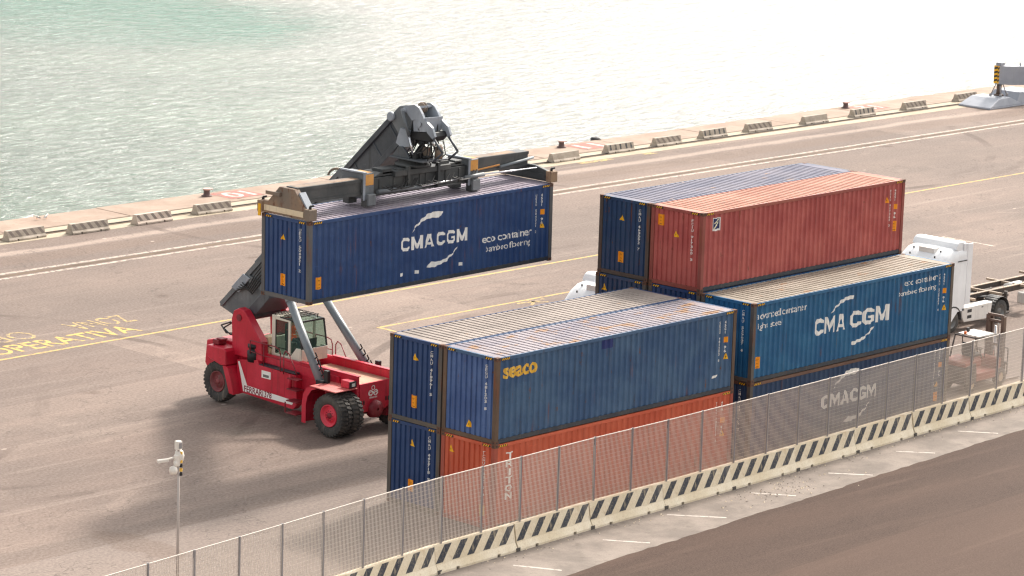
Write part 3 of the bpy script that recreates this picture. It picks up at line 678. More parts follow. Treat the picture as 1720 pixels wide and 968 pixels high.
# front stack
a0 = container('rust orange container at the bottom near corner of the front stack, behind the fence', (0, 0, 0), *BRICK, roof_salmon, 'TCNU 738215 0', rust=.05, dirt=.12, seed=2, postm=paint('brick_post', lin(150, 66, 50), lin(164, 80, 62), rust=.2))
mark(a0, 'side_lettering', stack_text('TRITON', .62, .32, 2.55, .275, .03), M['lettering'])
tri(a0, .44, 2.30, .24, True); tri(a0, 11.7, 1.3, .22)
lab(a0, W-.66, .42, .2, .36, True, M['lettering_yellow'])
a1 = container('steel blue container with yellow lettering, on top of the front stack nearest the fence', (0, 0, H), *STEEL, roof_rusty, 'SEGU 481203 8', rust=.22, dirt=.3, seed=3, postm=paint('rusty_post', lin(84, 66, 52), lin(104, 82, 64), rust=.5, dirt=.3), endcol=(lin(58, 84, 132), lin(78, 104, 150)))
mark(a1, 'owner_lettering', fit_text('seaco', .36, 2.14, 1.95, 2.52, .03, .95), M['lettering_yellow'])
mark(a1, 'repair_patch', quad(5.15, 2.46, 5.72, 2.78), paint('patch_navy', lin(26, 44, 104), lin(30, 48, 108)))
mark(a1, 'scrape_mark', strip_poly([(10.95, .60), (11.1, .56), (11.2, .60), (11.32, .70), (11.2, .68), (11.1, .66)]), M['lettering'])
tri(a1, 11.72, 1.18, .22); tri(a1, W-1.22, .38, .26, True)
a2 = container('dark blue container at the bottom of the front stack, beside the rust orange one', (0, G2, 0), *DEEP, roof_beige, 'CMAU 442718 9', rust=.05, dirt=.2, seed=4)
tri(a2, W-(3.81-G2), 2.12, .24, True); lab(a2, W-(3.95-G2), .56, .24, .4, True)
a3 = container('dark blue container on top of the front stack, seaward of the one with yellow lettering', (0, G2, H), *DEEP, roof_beige, 'CMAU 418961 5', rust=.05, dirt=.2, seed=5)
tri(a3, W-(3.77-G2), 2.16, .24, True); lab(a3, W-(3.92-G2), .54, .24, .42, True)
# rear stack
BX, BY, BR_ = 13.376, .193, .0036
def bpos(y, lvl, dx=0): return (BX-y*math.sin(BR_)+dx, BY+y, H*lvl)
b0 = container('dark blue container at the bottom of the rear stack, behind the fence', bpos(0, 0), *DARKB, roof_beige, 'CMAU 431175 2', rust=.2, dirt=.3, seed=6, rot=(0, 0, BR_), railm=paint('rusty_rail', lin(92, 66, 54), lin(112, 82, 66), rust=.4))
cma_logo(b0, ((4.3, 1.27, 5.95, 1.78), (6.05, 1.27, 7.62, 1.78)), SWOOSH_U, SWOOSH_D, ('CMA', 'CGM'))
lab(b0, 11.4, .48, .24, .36); tri(b0, 11.5, 1.05, .22)
b1 = container('teal blue container with large white lettering in the middle of the rear stack', bpos(0, 1), *TEAL, roof_dirty, 'CMAU 525607 4', rust=.06, dirt=.28, seed=7, rot=(0, 0, BR_))
sh = lambda P, s=1.: [(p[0]-.3, (p[1]-1.5)*s+1.5) for p in P]
cma_logo(b1, ((3.66, 1.22, 5.5, 1.84), (5.78, 1.22, 8.17, 1.84)), [(4.6,1.92),(4.74,2.11),(4.97,2.23),(5.18,2.37),(5.57,2.46),(5.92,2.46),(5.87,2.32),(5.49,2.32),(5.23,2.25),(5.0,2.17),(4.79,2.05)],
    [(5.89,.6),(5.9,.68),(6.17,.71),(6.53,.76),(6.88,.86),(7.05,1.02),(7.26,1.11),(7.19,.98),(7.01,.87),(6.84,.8),(6.62,.66),(6.27,.61),(6.05,.55)], ('CMA', 'CGM'))
for t, bx in (('advanced container', (.26, 2.28, 3.1, 2.54)), ('light steel', (.28, 1.86, 1.7, 2.14)), ('eco container', (9.1, 2.38, 11.18, 2.6)), ('bamboo flooring', (8.72, 1.96, 11.14, 2.22))):
    mark(b1, 'side_lettering', fit_text(t, *bx, .004, 1.0), M['lettering'])
lab(b1, .24, .50, .26, .42); tri(b1, 11.72, 1.12, .22)
b2 = container('blue container under the maroon one, in the middle layer of the rear stack', bpos(G2, 1), *DEEP, roof_beige, 'CMAU 447263 1', rust=.2, dirt=.35, seed=8, rot=(0, 0, BR_))
b3 = container('blue container under the seaward blue one, in the middle layer of the rear stack', bpos(2*G2, 1, -.08), *DARKB, roof_beige, 'CMAU 486720 6', rust=.2, dirt=.3, seed=9, rot=(0, 0, BR_))
tri(b3, .42, 2.28, .26, True)
b4 = container('blue container beneath the middle layer of the rear stack, between two others', bpos(G2, 0), *DARKB, roof_beige, None, rust=.2, dirt=.3, seed=10, rot=(0, 0, BR_))
b5 = container('blue container on the ground at the seaward side of the rear stack', bpos(2*G2, 0), *DEEP, roof_beige, None, rust=.2, dirt=.3, seed=11, rot=(0, 0, BR_))
b6 = container('maroon container on the top layer of the rear stack', bpos(G2, 2), *MAROON, roof_salmon, 'FCIU 917360 3', rust=.05, dirt=.16, seed=12, rot=(0, 0, BR_), postm=paint('maroon_post', lin(130, 62, 54), lin(146, 76, 64), rust=.25), railm=paint('maroon_rail', lin(140, 64, 58), lin(160, 90, 74), rust=.2))
lg = mark(b6, 'owner_emblem', quad(.64, 2.17, 1.02, 2.65), M['lettering'])
mark(lg, 'emblem_field', quad(.67, 2.24, .99, 2.62), M['logo_blue'], e=.006)
mark(lg, 'emblem_flag', strip_poly([(.70, 2.46), (.76, 2.52), (.86, 2.56), (.99, 2.62), (.95, 2.54), (.84, 2.50), (.76, 2.46), (.70, 2.42)]), M['logo_cream'], e=.008)
mark(lg, 'emblem_flag', strip_poly([(.68, 2.24), (.70, 2.30), (.76, 2.40), (.85, 2.46), (.95, 2.50), (.93, 2.42), (.84, 2.38), (.76, 2.32), (.71, 2.24)]), M['logo_cream'], e=.008)
tri(b6, W-(3.95-.19-G2), 1.85, .24, True); lab(b6, W-(4.82-.19-G2), 2.18, .26, .40, True); tri(b6, 11.12, 2.08, .24, mat=M['orange']); lab(b6, 11.56, .92, .22, .40)
b7 = container('navy blue container on the top layer of the rear stack, seaward of the maroon one', bpos(2*G2, 2), *DARKB, roof_blue, 'CMAU 463092 7', rust=.3, dirt=.35, seed=13, rot=(0, 0, BR_), postm=paint('dark_post', lin(70, 62, 58), lin(88, 74, 64), rust=.4))
tri(b7, W-(6.54-.19-2*G2), 2.08, .24, True); lab(b7, W-(6.66-.19-2*G2), .52, .26, .40, True)

# ------------------------------------------------------------------ reach stacker
def wheel(root, cx, cy, cz, r, w, rim_mat, side=-1, name='wheel', ndeep=.06, dirty=False):
    """wheel with axle along x; side -1: outer face towards -x"""
    mb = MB(); h = w/2; ri = r*.50
    prof = [(-h*.62, ri), (-h*.80, ri*1.06), (-h*.98, r*.70), (-h*.97, r*.86), (-h*.86, r*.915), (-h*.5, r*.93), (0, r*.935), (h*.5, r*.93), (h*.86, r*.915), (h*.97, r*.86), (h*.98, r*.70), (h*.80, ri*1.06), (h*.62, ri)]
    mb.lathe(prof, (cx, cy, cz), 'x', 56)
    n = 30
    for row, (a, b) in enumerate(((-h*1.0, -h*.06), (h*.06, h*1.0))):
        for i in range(n):
            t = 2*math.pi*(i+row*.5)/n; d = math.pi/n*.52
            def P(xx, ang, rr): return (cx+xx, cy+math.cos(ang)*rr, cz+math.sin(ang)*rr)
            sk = .07*(1 if row else -1)
            outer = a if row == 0 else b
            vs = []
            for (xx, ro) in ((a, r*(.93 if row == 0 else 1.0)), (b, r*(1.0 if row == 0 else .93))):
                s_ = sk if abs(xx) > h*.5 else 0
                for ang in (t-d+s_, t+d+s_):
                    vs.append(P(xx, ang, r*(.84 if abs(xx) > h*.5 else .94))); vs.append(P(xx, ang, ro))
            mb.add(vs, [(0,1,3,2), (4,6,7,5), (0,4,5,1), (2,3,7,6), (1,5,7,3), (0,2,6,4)])
    wh = part(mb, name, M['tyre'], root)
    mb = MB(); o = side*h
    mb.lathe([(o*.62, ri), (o*.90, ri), (o*.92, ri*.93), (o*.45, ri*.86), (o*.38, ri*.60), (o*.62, ri*.55), (o*.62, ri*.12), (o*.62, .001)], (cx, cy, cz), 'x', 32)
    rm = part(mb, 'rim', rim_mat, wh)
    mb = MB()
    for i in range(10):
        t = 2*math.pi*i/10; y, z = cy+math.cos(t)*ri*.42, cz+math.sin(t)*ri*.42
        mb.tube((cx+o*.60, y, z), (cx+o*.72, y, z), .018, 6)
    mb.lathe([(o*.60, ri*.28), (o*.78, ri*.26), (o*.84, ri*.14), (o*.84, .001)], (cx, cy, cz), 'x', 16)
    part(mb, 'hub', M['red_dark'] if not dirty else rim_mat, rm)
    return wh
def reach_stacker():
    RS = empty('reach_stacker', (6.3, 14.5, 0))
    tag(RS, 'red reach stacker with grey boom holding up a navy container', 'reach stacker')
    for cx, sd in ((4.53, -1), (5.10, -1), (7.50, 1), (8.07, 1)): wheel(RS, cx, 12.35, .825, .825, .53, M['rim_red'], sd)
    for cx, sd in ((5.05, -1), (7.55, 1)): wheel(RS, cx, 19.02, .80, .80, .5, M['rim_dirty'], sd, dirty=True)
    # chassis: two deep side beams, front plate and rear frame
    mb = MB()
    mb.box((5.40, 12.02, .75), (5.52, 19.6, 2.16)).box((7.08, 12.02, .75), (7.20, 19.6, 2.16))
    mb.box((5.52, 12.6, .70), (7.08, 19.4, .82)); mb.box((5.36, 11.98, 2.16), (5.56, 15.1, 2.20)); mb.box((7.04, 11.98, 2.16), (7.24, 15.1, 2.20))
    part(mb, 'chassis', M['red'], RS, .015)
    mb = MB(); mb.prism([(5.53, .95), (5.75, .80), (6.85, .80), (7.07, .95), (7.07, 1.86), (5.53, 1.86)], 'y', 12.0, 12.07)
    for x in (5.62, 5.74, 6.86, 6.98): mb.box((x-.03, 11.99, 1.08), (x+.03, 11.998, 1.24), 1)
    fp = part(mb, 'front_plate', [M['red'], M['black']], RS)
    # maker's emblem: three-lobed outline with lettering under it
    mb = MB()
    for (cx, cz, r) in ((6.2, 1.66, .09), (6.07, 1.47, .115), (6.33, 1.47, .115)):
        n = 18
        for i in range(n):
            a, b = 2*math.pi*i/n, 2*math.pi*(i+1)/n
            mb.add([(cx+r*math.cos(a), 11.996, cz+r*math.sin(a)), (cx+r*math.cos(b), 11.996, cz+r*math.sin(b)), (cx+(r-.028)*math.cos(b), 11.996, cz+(r-.028)*math.sin(b)), (cx+(r-.028)*math.cos(a), 11.996, cz+(r-.028)*math.sin(a))], [(0,1,2,3)])
    V, F = fit_text('CVS', 5.97, 1.40, 6.45, 1.53, .03); mb.add([(p[0], 11.994, p[1]) for p in V], F)
    V, F = fit_text('FERRARI', 6.02, 1.27, 6.40, 1.33, .02); mb.add([(p[0], 11.994, p[1]) for p in V], F)
    part(mb, 'maker_emblem', M['lettering'], fp)
    mb = MB(); mb.box((5.52, 12.08, 1.80), (7.08, 15.2, 1.86)); part(mb, 'deck', M['deck_dust'], RS)
    mb = MB(); mb.box((5.62, 14.75, 1.87), (6.0, 15.1, 1.96)); part(mb, 'deck_hatch', M['red_dusty'], RS, .01)
    # drive axle
    mb = MB(); mb.tube((5.4, 12.35, .82), (7.2, 12.35, .82), .20, 20); mb.lathe([(-.28, .05), (-.25, .30), (0, .36), (.12, .30), (.18, .05)], (6.3, 12.1, .86), 'y', 24)
    mb.box((5.42, 12.15, .45), (5.58, 12.55, .75)).box((7.02, 12.15, .45), (7.18, 12.55, .75))
    part(mb, 'drive_axle', M['red_dark'], RS)
    mb = MB(); mb.box((5.3, 18.85, .62), (7.3, 19.2, .95)); part(mb, 'steer_axle', M['red_dark'], RS)
    # engine side boxes
    for sx, xo, xi in ((-1, 5.10, 5.40), (1, 7.50, 7.20)):
        mb = MB(); mb.prism([(18.2, .55), (15.1, .42), (14.9, .60), (14.95, 1.72), (17.0, 1.76), (17.05, 1.93), (18.2, 1.76)], 'x', xo, xi)
        mb.box((xo+sx*.004, 16.24, .85), (xo-sx*.002, 16.26, 1.72), 1).box((xo+sx*.004, 15.55, .85), (xo-sx*.002, 15.56, 1.72), 1)
        sp = part(mb, 'side_panel', [M['red'], M['red_dark']], RS, .01)
        if sx < 0:
            xx = xo-.004
            pl = [(18.15, 1.70), (18.06, 1.72), (17.62, .86), (15.02, .76), (15.14, .58), (17.84, .60), (18.0, 1.2)]
            V, F = strip_poly(pl); mb = MB().add([(xx, p[0], p[1]) for p in V], F); stp = part(mb, 'side_stripe', M['lettering'], sp)
            V, F = fit_text('FERRARI', -17.78, .60, -16.72, .84, .02); mb = MB().add([(xx-.003, -p[0], p[1]) for p in V], F)
            V, F = fit_text('378', -16.66, .60, -16.26, .83, .02); mb.add([(xx-.003, -p[0], p[1]) for p in V], F); part(mb, 'side_lettering', M['maroon_ink'], stp)
            mb = MB().box((xx-.01, 16.32, 1.32), (xx+.004, 16.82, 1.60)); mb.box((xx-.014, 16.42, 1.36), (xx-.01, 16.74, 1.46), 1); part(mb, 'sign_plate', [M['lettering'], M['grey_rim']], sp)
    # upper walkway ledge and the low wall behind it
    mb = MB(); mb.box((5.12, 15.0, 1.76), (5.40, 17.0, 1.80)); mb.box((7.2, 15.0, 1.76), (7.48, 17.0, 1.80)); split_parts(mb, 'walkway', M['rail_dark'], RS)
    mb = MB(); mb.prism([(12.9, 1.6), (17.0, 1.86), (17.0, 2.10), (12.9, 2.02)], 'x', 5.34, 5.395); mb.prism([(12.9, 1.6), (17.0, 1.86), (17.0, 2.10), (12.9, 2.02)], 'x', 7.205, 7.26); split_parts(mb, 'sill_beam', M['red'], RS, .01)
    # steps on both sides
    for sx, x0, x1 in ((-1, 4.62, 5.12), (1, 7.48, 7.98)):
        mb = MB()
        for k, (y, z) in enumerate(((14.7, .42), (14.75, .86), (14.8, 1.28), (14.85, 1.66))): mb.box((x0+.06*k*(1 if sx < 0 else 0), y-.28, z-.04), (x1-.06*k*(0 if sx < 0 else 1), y+.28, z))
        mb.box((x0 if sx < 0 else x1-.03, 14.98, .40), (x0+.03 if sx < 0 else x1, 15.04, .8)); split_parts(mb, 'step', M['red_dark'], RS, .006)
    # front mudguards: thin top plate and curved rear leg
    for sx, xa, xb in ((-1, 4.26, 5.36), (1, 7.24, 8.34)):
        mb = MB(); mb.box((xa, 11.95, 1.74), (xb, 13.32, 1.78)); t = part(mb, 'mudguard', M['red_dusty'], RS, .008)
        o = [(13.32, 1.78), (13.52, 1.66), (13.68, 1.40), (13.74, 1.05), (13.74, .34), (13.42, .34), (13.42, 1.00), (13.34, 1.36), (13.10, 1.60), (12.9, 1.70), (12.9, 1.738), (13.32, 1.738)]
        mb = MB(); mb.prism([(p[0], min(p[1], 1.738)) for p in o[1:]], 'x', xa, xa+.06 if sx < 0 else xa)if False else None
        prof = [(13.30, 1.739), (13.50, 1.66), (13.66, 1.40), (13.72, 1.05), (13.72, .34)]
        m2 = MB()
        for (a, b) in zip(prof, prof[1:]):
            m2.add([(xa, a[0], a[1]), (xb, a[0], a[1]), (xb, b[0], b[1]), (xa, b[0], b[1]), (xa, a[0]-.03, a[1]-.01), (xb, a[0]-.03, a[1]-.01), (xb, b[0]-.03, b[1]), (xa, b[0]-.03, b[1])],
                   [(0,1,2,3), (4,7,6,5), (0,3,7,4), (1,5,6,2), (0,4,5,1), (3,2,6,7)])
        xs = (xa, xa+.05) if sx < 0 else (xb-.05, xb)
        ring = [(12.95, 1.72), (13.22, 1.62), (13.42, 1.36), (13.50, 1.05), (13.50, .34)]
        n = len(prof); poly = prof+ring[::-1]
        V, F = strip_poly(poly); m2.add([(xs[0]-.002 if sx < 0 else xs[1]+.002, p[0], p[1]) for p in V], F)
        part(m2, 'mudguard_leg', M['red'], t)
    # counterweight with step-down boxes above the rear wheels
    mb = MB()
    for xa, xb in ((4.72, 5.45), (7.15, 7.88)): mb.prism([(19.55, 2.08), (19.50, 1.72), (19.36, 1.66), (18.75, 1.50), (18.43, 1.52), (18.43, 2.06), (18.52, 2.16), (19.5, 2.16)], 'x', xa, xb)
    mb.prism([(18.1, 1.2), (18.1, 2.25), (19.5, 2.30), (20.35, 2.10), (20.45, 1.2), (20.2, .9), (19.6, .82)], 'x', 5.46, 7.14)
    part(mb, 'counterweight', M['red'], RS, .03)
    mb = MB()
    for xa, xb in ((4.72, 5.40), (7.20, 7.88)):
        mb.prism([(18.40, 1.50), (18.30, 1.45), (18.12, 1.0), (17.98, .48), (18.22, .50), (18.40, 1.0), (18.6, 1.5)], 'x', xa, xb)
    split_parts(mb, 'rear_mudguard', M['red'], RS, .01)
    mb = MB(); mb.box((4.95, 19.1, 2.17), (5.35, 19.45, 2.36)).box((5.0, 18.95, 2.36), (5.3, 19.3, 2.42)); part(mb, 'hydraulic_block', M['red_dark'], RS, .02)
    mb = MB(); mb.prism([(5.42+.14*math.cos(R(a)), 2.20+.22*math.sin(R(a))) for a in range(0, 181, 20)], 'y', 18.55, 18.62); part(mb, 'lifting_eye', M['red'], RS)
    # air filter
    mb = MB(); mb.lathe([(0, .0), (0, .26), (.40, .27), (.44, .20), (.52, .20), (.54, .25), (.66, .25), (.68, .0)], (5.28, 17.45, 1.80), 'z', 24); part(mb, 'air_filter', M['black'], RS)
    mb = MB(); mb.box((5.58, 17.0, 2.1), (6.1, 17.45, 2.75)); part(mb, 'engine_block', M['cream_worn'], RS, .02)
    mb = MB(); mb.box((5.55, 17.0, 2.17), (7.05, 18.1, 2.2)).box((6.15, 17.05, 2.2), (7.0, 17.9, 2.6)); part(mb, 'engine_cover', M['red_dark'], RS, .02)
    # hydraulic clutter around the engine bay
    mb = MB(); rr = random.Random(3)
    for k in range(12):
        y = rr.uniform(16.9, 18.2); x = rr.uniform(5.45, 6.0); p = [(x, y, 2.15), (x+rr.uniform(-.15, .15), y-.2, 2.3+rr.uniform(0, .3)), (x+rr.uniform(-.2, .2), y-.5, 2.2+rr.uniform(0, .2))]; mb.path(p, .022, 6)
    part(mb, 'hoses', M['hose'], RS)
    # boom brackets
    for xa, xb in ((5.16, 5.50), (7.10, 7.44)):
        mb = MB(); mb.prism([(18.55, 1.9), (18.62, 3.25), (18.50, 3.58), (18.22, 3.72), (17.92, 3.66), (17.7, 3.45), (16.95, 2.62), (16.9, 1.9)], 'x', xa, xb); b = part(mb, 'boom_bracket', M['red'], RS, .02)
        mb = MB(); xx = xa-.03 if xa < 6 else xb+.03; mb.tube((xx, 18.18, 3.36), (xa if xa < 6 else xb, 18.18, 3.36), .13, 16); part(mb, 'pivot_pin', M['red_dark'], b)
    # boom
    d = Vector((0, -.729, .684)); nn = Vector((0, .684, .729))
    top0 = Vector((0, 20.14, 3.42)); th = 1.20
    def bp(s, t): return (top0.y+d.y*s-nn.y*t, top0.z+d.z*s-nn.z*t)   # s along, t depth below top line
    x0, x1 = 5.88, 6.72
    mb = MB(); mb.prism([bp(0, .0), bp(9.0, 0), bp(9.0, th), bp(.95, th), bp(.55, .95)], 'x', x0, x1)
    for t in (.06, th-.10): mb.box((0,0,0), (0,0,0)) if False else None
    bo = part(mb, 'boom', M['boom'], RS, .02)
    mb = MB()
    for xs_ in ((x0-.10, x0), (x1, x1+.10)):
        mb.prism([bp(.2, -.02), bp(9.05, -.02), bp(9.05, .16), bp(.2, .16)], 'x', *xs_)
        mb.prism([bp(1.4, th-.16), bp(9.05, th-.16), bp(9.05, th+.03), bp(1.4, th+.03)], 'x', *xs_)
        mb.prism([bp(8.75, .16), bp(9.05, .16), bp(9.05, th-.16), bp(8.75, th-.16)], 'x', *xs_)
        mb.prism([bp(2.0, .16), bp(2.3, .16), bp(2.8, th-.16), bp(2.5, th-.16)], 'x', *xs_)
    split_parts(mb, 'boom_flange', M['boom'], bo)
    mb = MB(); mb.prism([bp(1.2, -.06), bp(2.1, -.06), bp(2.3, .30), bp(1.4, .34)], 'x', x0-.16, x0-.104); split_parts(mb, 'cover_plate', M['boom_light'], bo, .02)
    mb = MB(); mb.prism([bp(2.6, -.22), bp(4.6, -.22), bp(4.6, -.025), bp(2.6, -.025)], 'x', 6.05, 6.55); part(mb, 'boom_cover', M['boom'], bo, .02)
    # heavy steel under the pivot
    mb = MB(); mb.prism([bp(1.4, th), bp(3.2, th), bp(2.9, th+.38), bp(1.9, th+.42)], 'x', 5.52, 7.08); mb.tube((5.5, 18.18, 3.36), (7.1, 18.18, 3.36), .17, 16); part(mb, 'boom_foot', M['boom_greasy'], bo, .02)
    mb = MB(); mb.prism([bp(9.0, .07), bp(12.25, .07), bp(12.25, th-.10), bp(9.0, th-.10)], 'x', x0+.06, x1-.06)
    for xs_ in ((x0-.05, x0+.06), (x1-.06, x1+.05)):
        mb.prism([bp(9.06, .05), bp(12.3, .05), bp(12.3, .24), bp(9.06, .24)], 'x', *xs_); mb.prism([bp(9.06, th-.30), bp(12.0, th-.30), bp(12.0, th-.08), bp(9.06, th-.08)], 'x', *xs_)
    for s_ in (9.6, 10.9, 12.0): mb.prism([bp(s_, .2), bp(s_+.06, .2), bp(s_+.06, th-.25), bp(s_, th-.25)], 'x', x0+.02, x0+.06)
    bi = part(mb, 'boom_extension', M['boom_greasy'], bo, .012)
    mb = MB()
    for k in range(5): mb.path([(x0-.17-.01*k, *bp(1.3+.15*k, .2)), (x0-.15, *bp(2.0, .5+.08*k)), (x0-.13, *bp(2.6, .35+.1*k)), (x0-.13, *bp(3.6, .3+.12*k))], .022, 6)
    mb.path([(x0-.07, *bp(.2, .9)), (x0-.09, 19.9, 2.7), (x0-.1, 19.6, 2.45), (x0-.1, 19.2, 2.5), (x0+.1, 18.7, 2.6)], .03, 6)
    mb.path([(x0+.0, *bp(.3, .95)), (x0-.05, 19.8, 2.6), (x0-.05, 19.4, 2.4), (x0+.1, 18.8, 2.5)], .03, 6)
    part(mb, 'boom_hoses', M['hose'], bo)
    mb = MB(); pts = [(x1+.2+.10*math.cos(R(a)), 14.9-.36*math.cos(R(a)), 8.95+.34*math.sin(R(a))) for a in range(10, 171, 20)]; mb.path(pts, .045, 8); part(mb, 'hose_loop', M['spreader_rust'], bo)
    # lift cylinders
    for xb, xt in ((5.0, 5.62), (7.60, 6.98)):
        p = Vector((xb, 13.45, 1.62)); q = Vector((xt, 16.5, 5.30)); u = (q-p)
        mb = MB(); mb.tube(p, p+u*.76, .155, 20); mb.tube(p+u*.74, p+u*.765, .175, 20); c = part(mb, 'lift_cylinder', M['lift_grey'], RS)
        mb = MB(); mb.tube(p+u*.765, q, .085, 16); part(mb, 'cylinder_rod', M['chrome'], c)
        mb = MB(); mb.box((p.x-.16, p.y-.22, 1.55), (p.x+.16, p.y+.16, 1.85))
        for k in range(5): a = p+u*(.05+.05*k)+Vector((-.02, -.19, -.03)); mb.path([a, a+Vector((.05, -.10, .1)), a+Vector((0, -.04, .26))], .028, 6)
        mb.box((p.x-.07, p.y-.36, 1.80), (p.x+.07, p.y-.16, 2.25)); part(mb, 'valve_block', M['black'], c)
    # boom head: two cranked side plates with cross pins
    head = [(10.49, 12.24), (9.9, 12.36), (9.7, 12.28), (9.52, 12.07), (9.42, 11.9), (9.0, 11.64), (8.86, 11.34), (8.98, 11.24), (9.25, 11.44), (9.4, 11.72), (9.85, 11.84), (10.01, 11.78), (10.26, 12.0)]
    hang = [(10.50, 11.46), (10.1, 11.43), (10.12, 11.13), (10.0, 10.86), (10.44, 10.77), (10.71, 10.9), (10.64, 11.12)]
    for xa, xb in ((5.78, 5.90), (6.70, 6.82)):
        mb = MB(); mb.prism(hang, 'x', xa, xb); part(mb, 'hanger_plate', M['boom_light'], bo)
    mb = MB(); mb.prism([bp(12.2, .02), bp(12.9, .04), bp(13.25, .26), bp(13.2, .75), bp(12.7, 1.05), bp(12.2, 1.08)], 'x', x0+.02, x1-.02); mb.tube((x0-.12, 11.04, 11.80), (x0+.03, 11.04, 11.80), .17, 20, 1); part(mb, 'boom_tip', [M['boom'], M['boom_light']], bo, .03)
    for k, (xa, xb) in enumerate(((5.86, 5.96), (6.64, 6.74))):
        V, F = strip_poly(head); mb = MB(); mb.prism(head, 'x', xa, xb); hd = part(mb, 'boom_head', M['boom_light'], bo)
        # triangulated end faces so that the concave outline closes cleanly
    mb = MB(); mb.tube((5.76, 10.4, 12.1), (6.84, 10.4, 12.1), .09, 16)
    mb.prism([(10.0, 11.84), (9.3, 11.95), (9.35, 11.45), (9.95, 11.40)], 'x', 5.90, 6.70); mb.tube((5.84, 9.65, 11.70), (5.89, 9.65, 11.70), .10, 18)
    mb.prism([(10.5, 12.2), (9.8, 12.30), (9.8, 12.22), (10.5, 12.12)], 'x', 5.96, 6.64)
    part(mb, 'head_pin', M['boom_light'], bo)
    mb = MB(); mb.prism([(10.19, 11.38), (9.09, 11.45), (9.01, 11.29), (9.22, 11.1), (9.85, 11.1), (10.18, 11.13)], 'x', 5.92, 6.68); part(mb, 'damper_housing', M['black'], bo, .02)
    mb = MB()
    for x in (5.92, 6.68): mb.tube((x, 8.98, 11.27), (x, 8.50, 10.80), .045, 10); mb.tube((x, 8.50, 10.80), (x, 8.95, 10.45), .04, 10)
    split_parts(mb, 'stay_rod', M['boom_greasy'], bo)
    mb = MB(); mb.lathe([(-.20, .03), (-.10, .10), (-.08, .19), (-.05, .20), (-.04, .15), (.04, .15), (.05, .20), (.08, .19), (.10, .03)], (6.35, 9.98, 12.20), 'x', 24); part(mb, 'cable_drum', M['spreader_rust'], bo)
    mb = MB()   # tilt cylinders between the head and the rotator
    for x in (5.74, 6.86):
        mb.tube((x, 10.37, 12.08), (x, 10.01, 11.25), .065, 12)
    tc = split_parts(mb, 'tilt_cylinder', M['boom'], bo)
    mb = MB()
    for x in (5.74, 6.86): mb.tube((x, 10.01, 11.25), (x, 9.80, 10.60), .04, 12)
    part(mb, 'cylinder_rod', M['chrome'], tc)
    mb = MB(); rr = random.Random(5)
    for k in range(16):
        x = rr.uniform(5.8, 6.8); y = rr.uniform(9.3, 10.5)
        mb.path([(x, y, 11.4+rr.uniform(-.3, .4)), (x+rr.uniform(-.2, .2), y-.2, 11.0), (x+rr.uniform(-.2, .2), y-.1+rr.uniform(-.2, .2), 10.6), (x, y+rr.uniform(-.2, .2), 10.25)], .022, 6)
    part(mb, 'head_hoses', M['hose'], bo)
    # rotator
    Y = 10.34
    mb = MB(); mb.lathe([(0, .0), (0, .66), (.10, .66), (.12, .52), (.26, .52), (.28, .40), (.30, 0)], (6.3, Y, 10.10), 'z', 32); ro = part(mb, 'rotator', M['spreader'], RS)
    mb = MB(); mb.box((5.62, Y-1.15, 10.38), (6.98, Y+.55, 10.44))
    for x in (5.70, 6.80): mb.prism([(10.81, 10.44), (9.95, 10.44), (10.11, 10.66), (10.32, 10.82), (10.50, 10.82)], 'x', x, x+.10)
    part(mb, 'rotator_frame', M['boom_greasy'], ro, .01)
    mb = MB(); mb.lathe([(0, .0), (0, .14), (.42, .14), (.44, .10), (.5, .10), (.5, 0)], (6.6, Y-.98, 10.42), 'z', 16); mb.lathe([(0, .0), (0, .15), (.08, .15), (.09, .12), (.20, .16), (.40, .15), (.44, 0)], (6.3, Y-.68, 10.42), 'z', 16); split_parts(mb, 'slew_motor', M['spreader_rust'], ro)
    mb = MB(); mb.box((5.85, Y-.62, 10.42), (6.25, Y-.30, 10.62)).box((5.75, Y-.66, 10.40), (5.92, Y-.5, 10.62)).tube((6.0, Y-.78, 10.5), (6.5, Y-.78, 10.5), .06, 10); part(mb, 'valve_block', M['black'], ro, .01)
    # spreader main frame
    mb = MB(); mb.box((3.9, 9.92, 9.30), (8.7, 10.05, 9.92)).box((3.9, 10.66, 9.30), (8.7, 10.79, 9.92)).box((3.9, 10.05, 9.82), (8.7, 10.66, 9.90)).box((3.9, 9.86, 9.28), (8.7, 10.85, 9.34))
    mb.box((4.9, 9.80, 9.88), (7.7, 10.9, 10.08)); mb.prism([(4.0, 9.94), (4.9, 9.94), (4.9, 10.08), (4.3, 10.08)], 'y', 9.95, 10.76); mb.prism([(8.6, 9.94), (7.7, 9.94), (7.7, 10.08), (8.3, 10.08)], 'y', 9.95, 10.76)
    for x in (5.5, 7.0): mb.box((x, 9.76, 9.3), (x+.12, 9.92, 10.2))
    for x, w_, z_ in ((4.4, .5, .16), (5.15, .3, .10), (7.3, .45, .18), (8.05, .35, .12)): mb.box((x, 9.95, 10.0), (x+w_, 10.5, 10.02+z_))
    for x in (4.2, 4.9, 6.2, 6.5, 7.5, 8.2): mb.box((x, 9.885, 9.36), (x+.07, 9.921, 9.86))
    mf = part(mb, 'spreader_frame', M['spreader'], RS, .012)
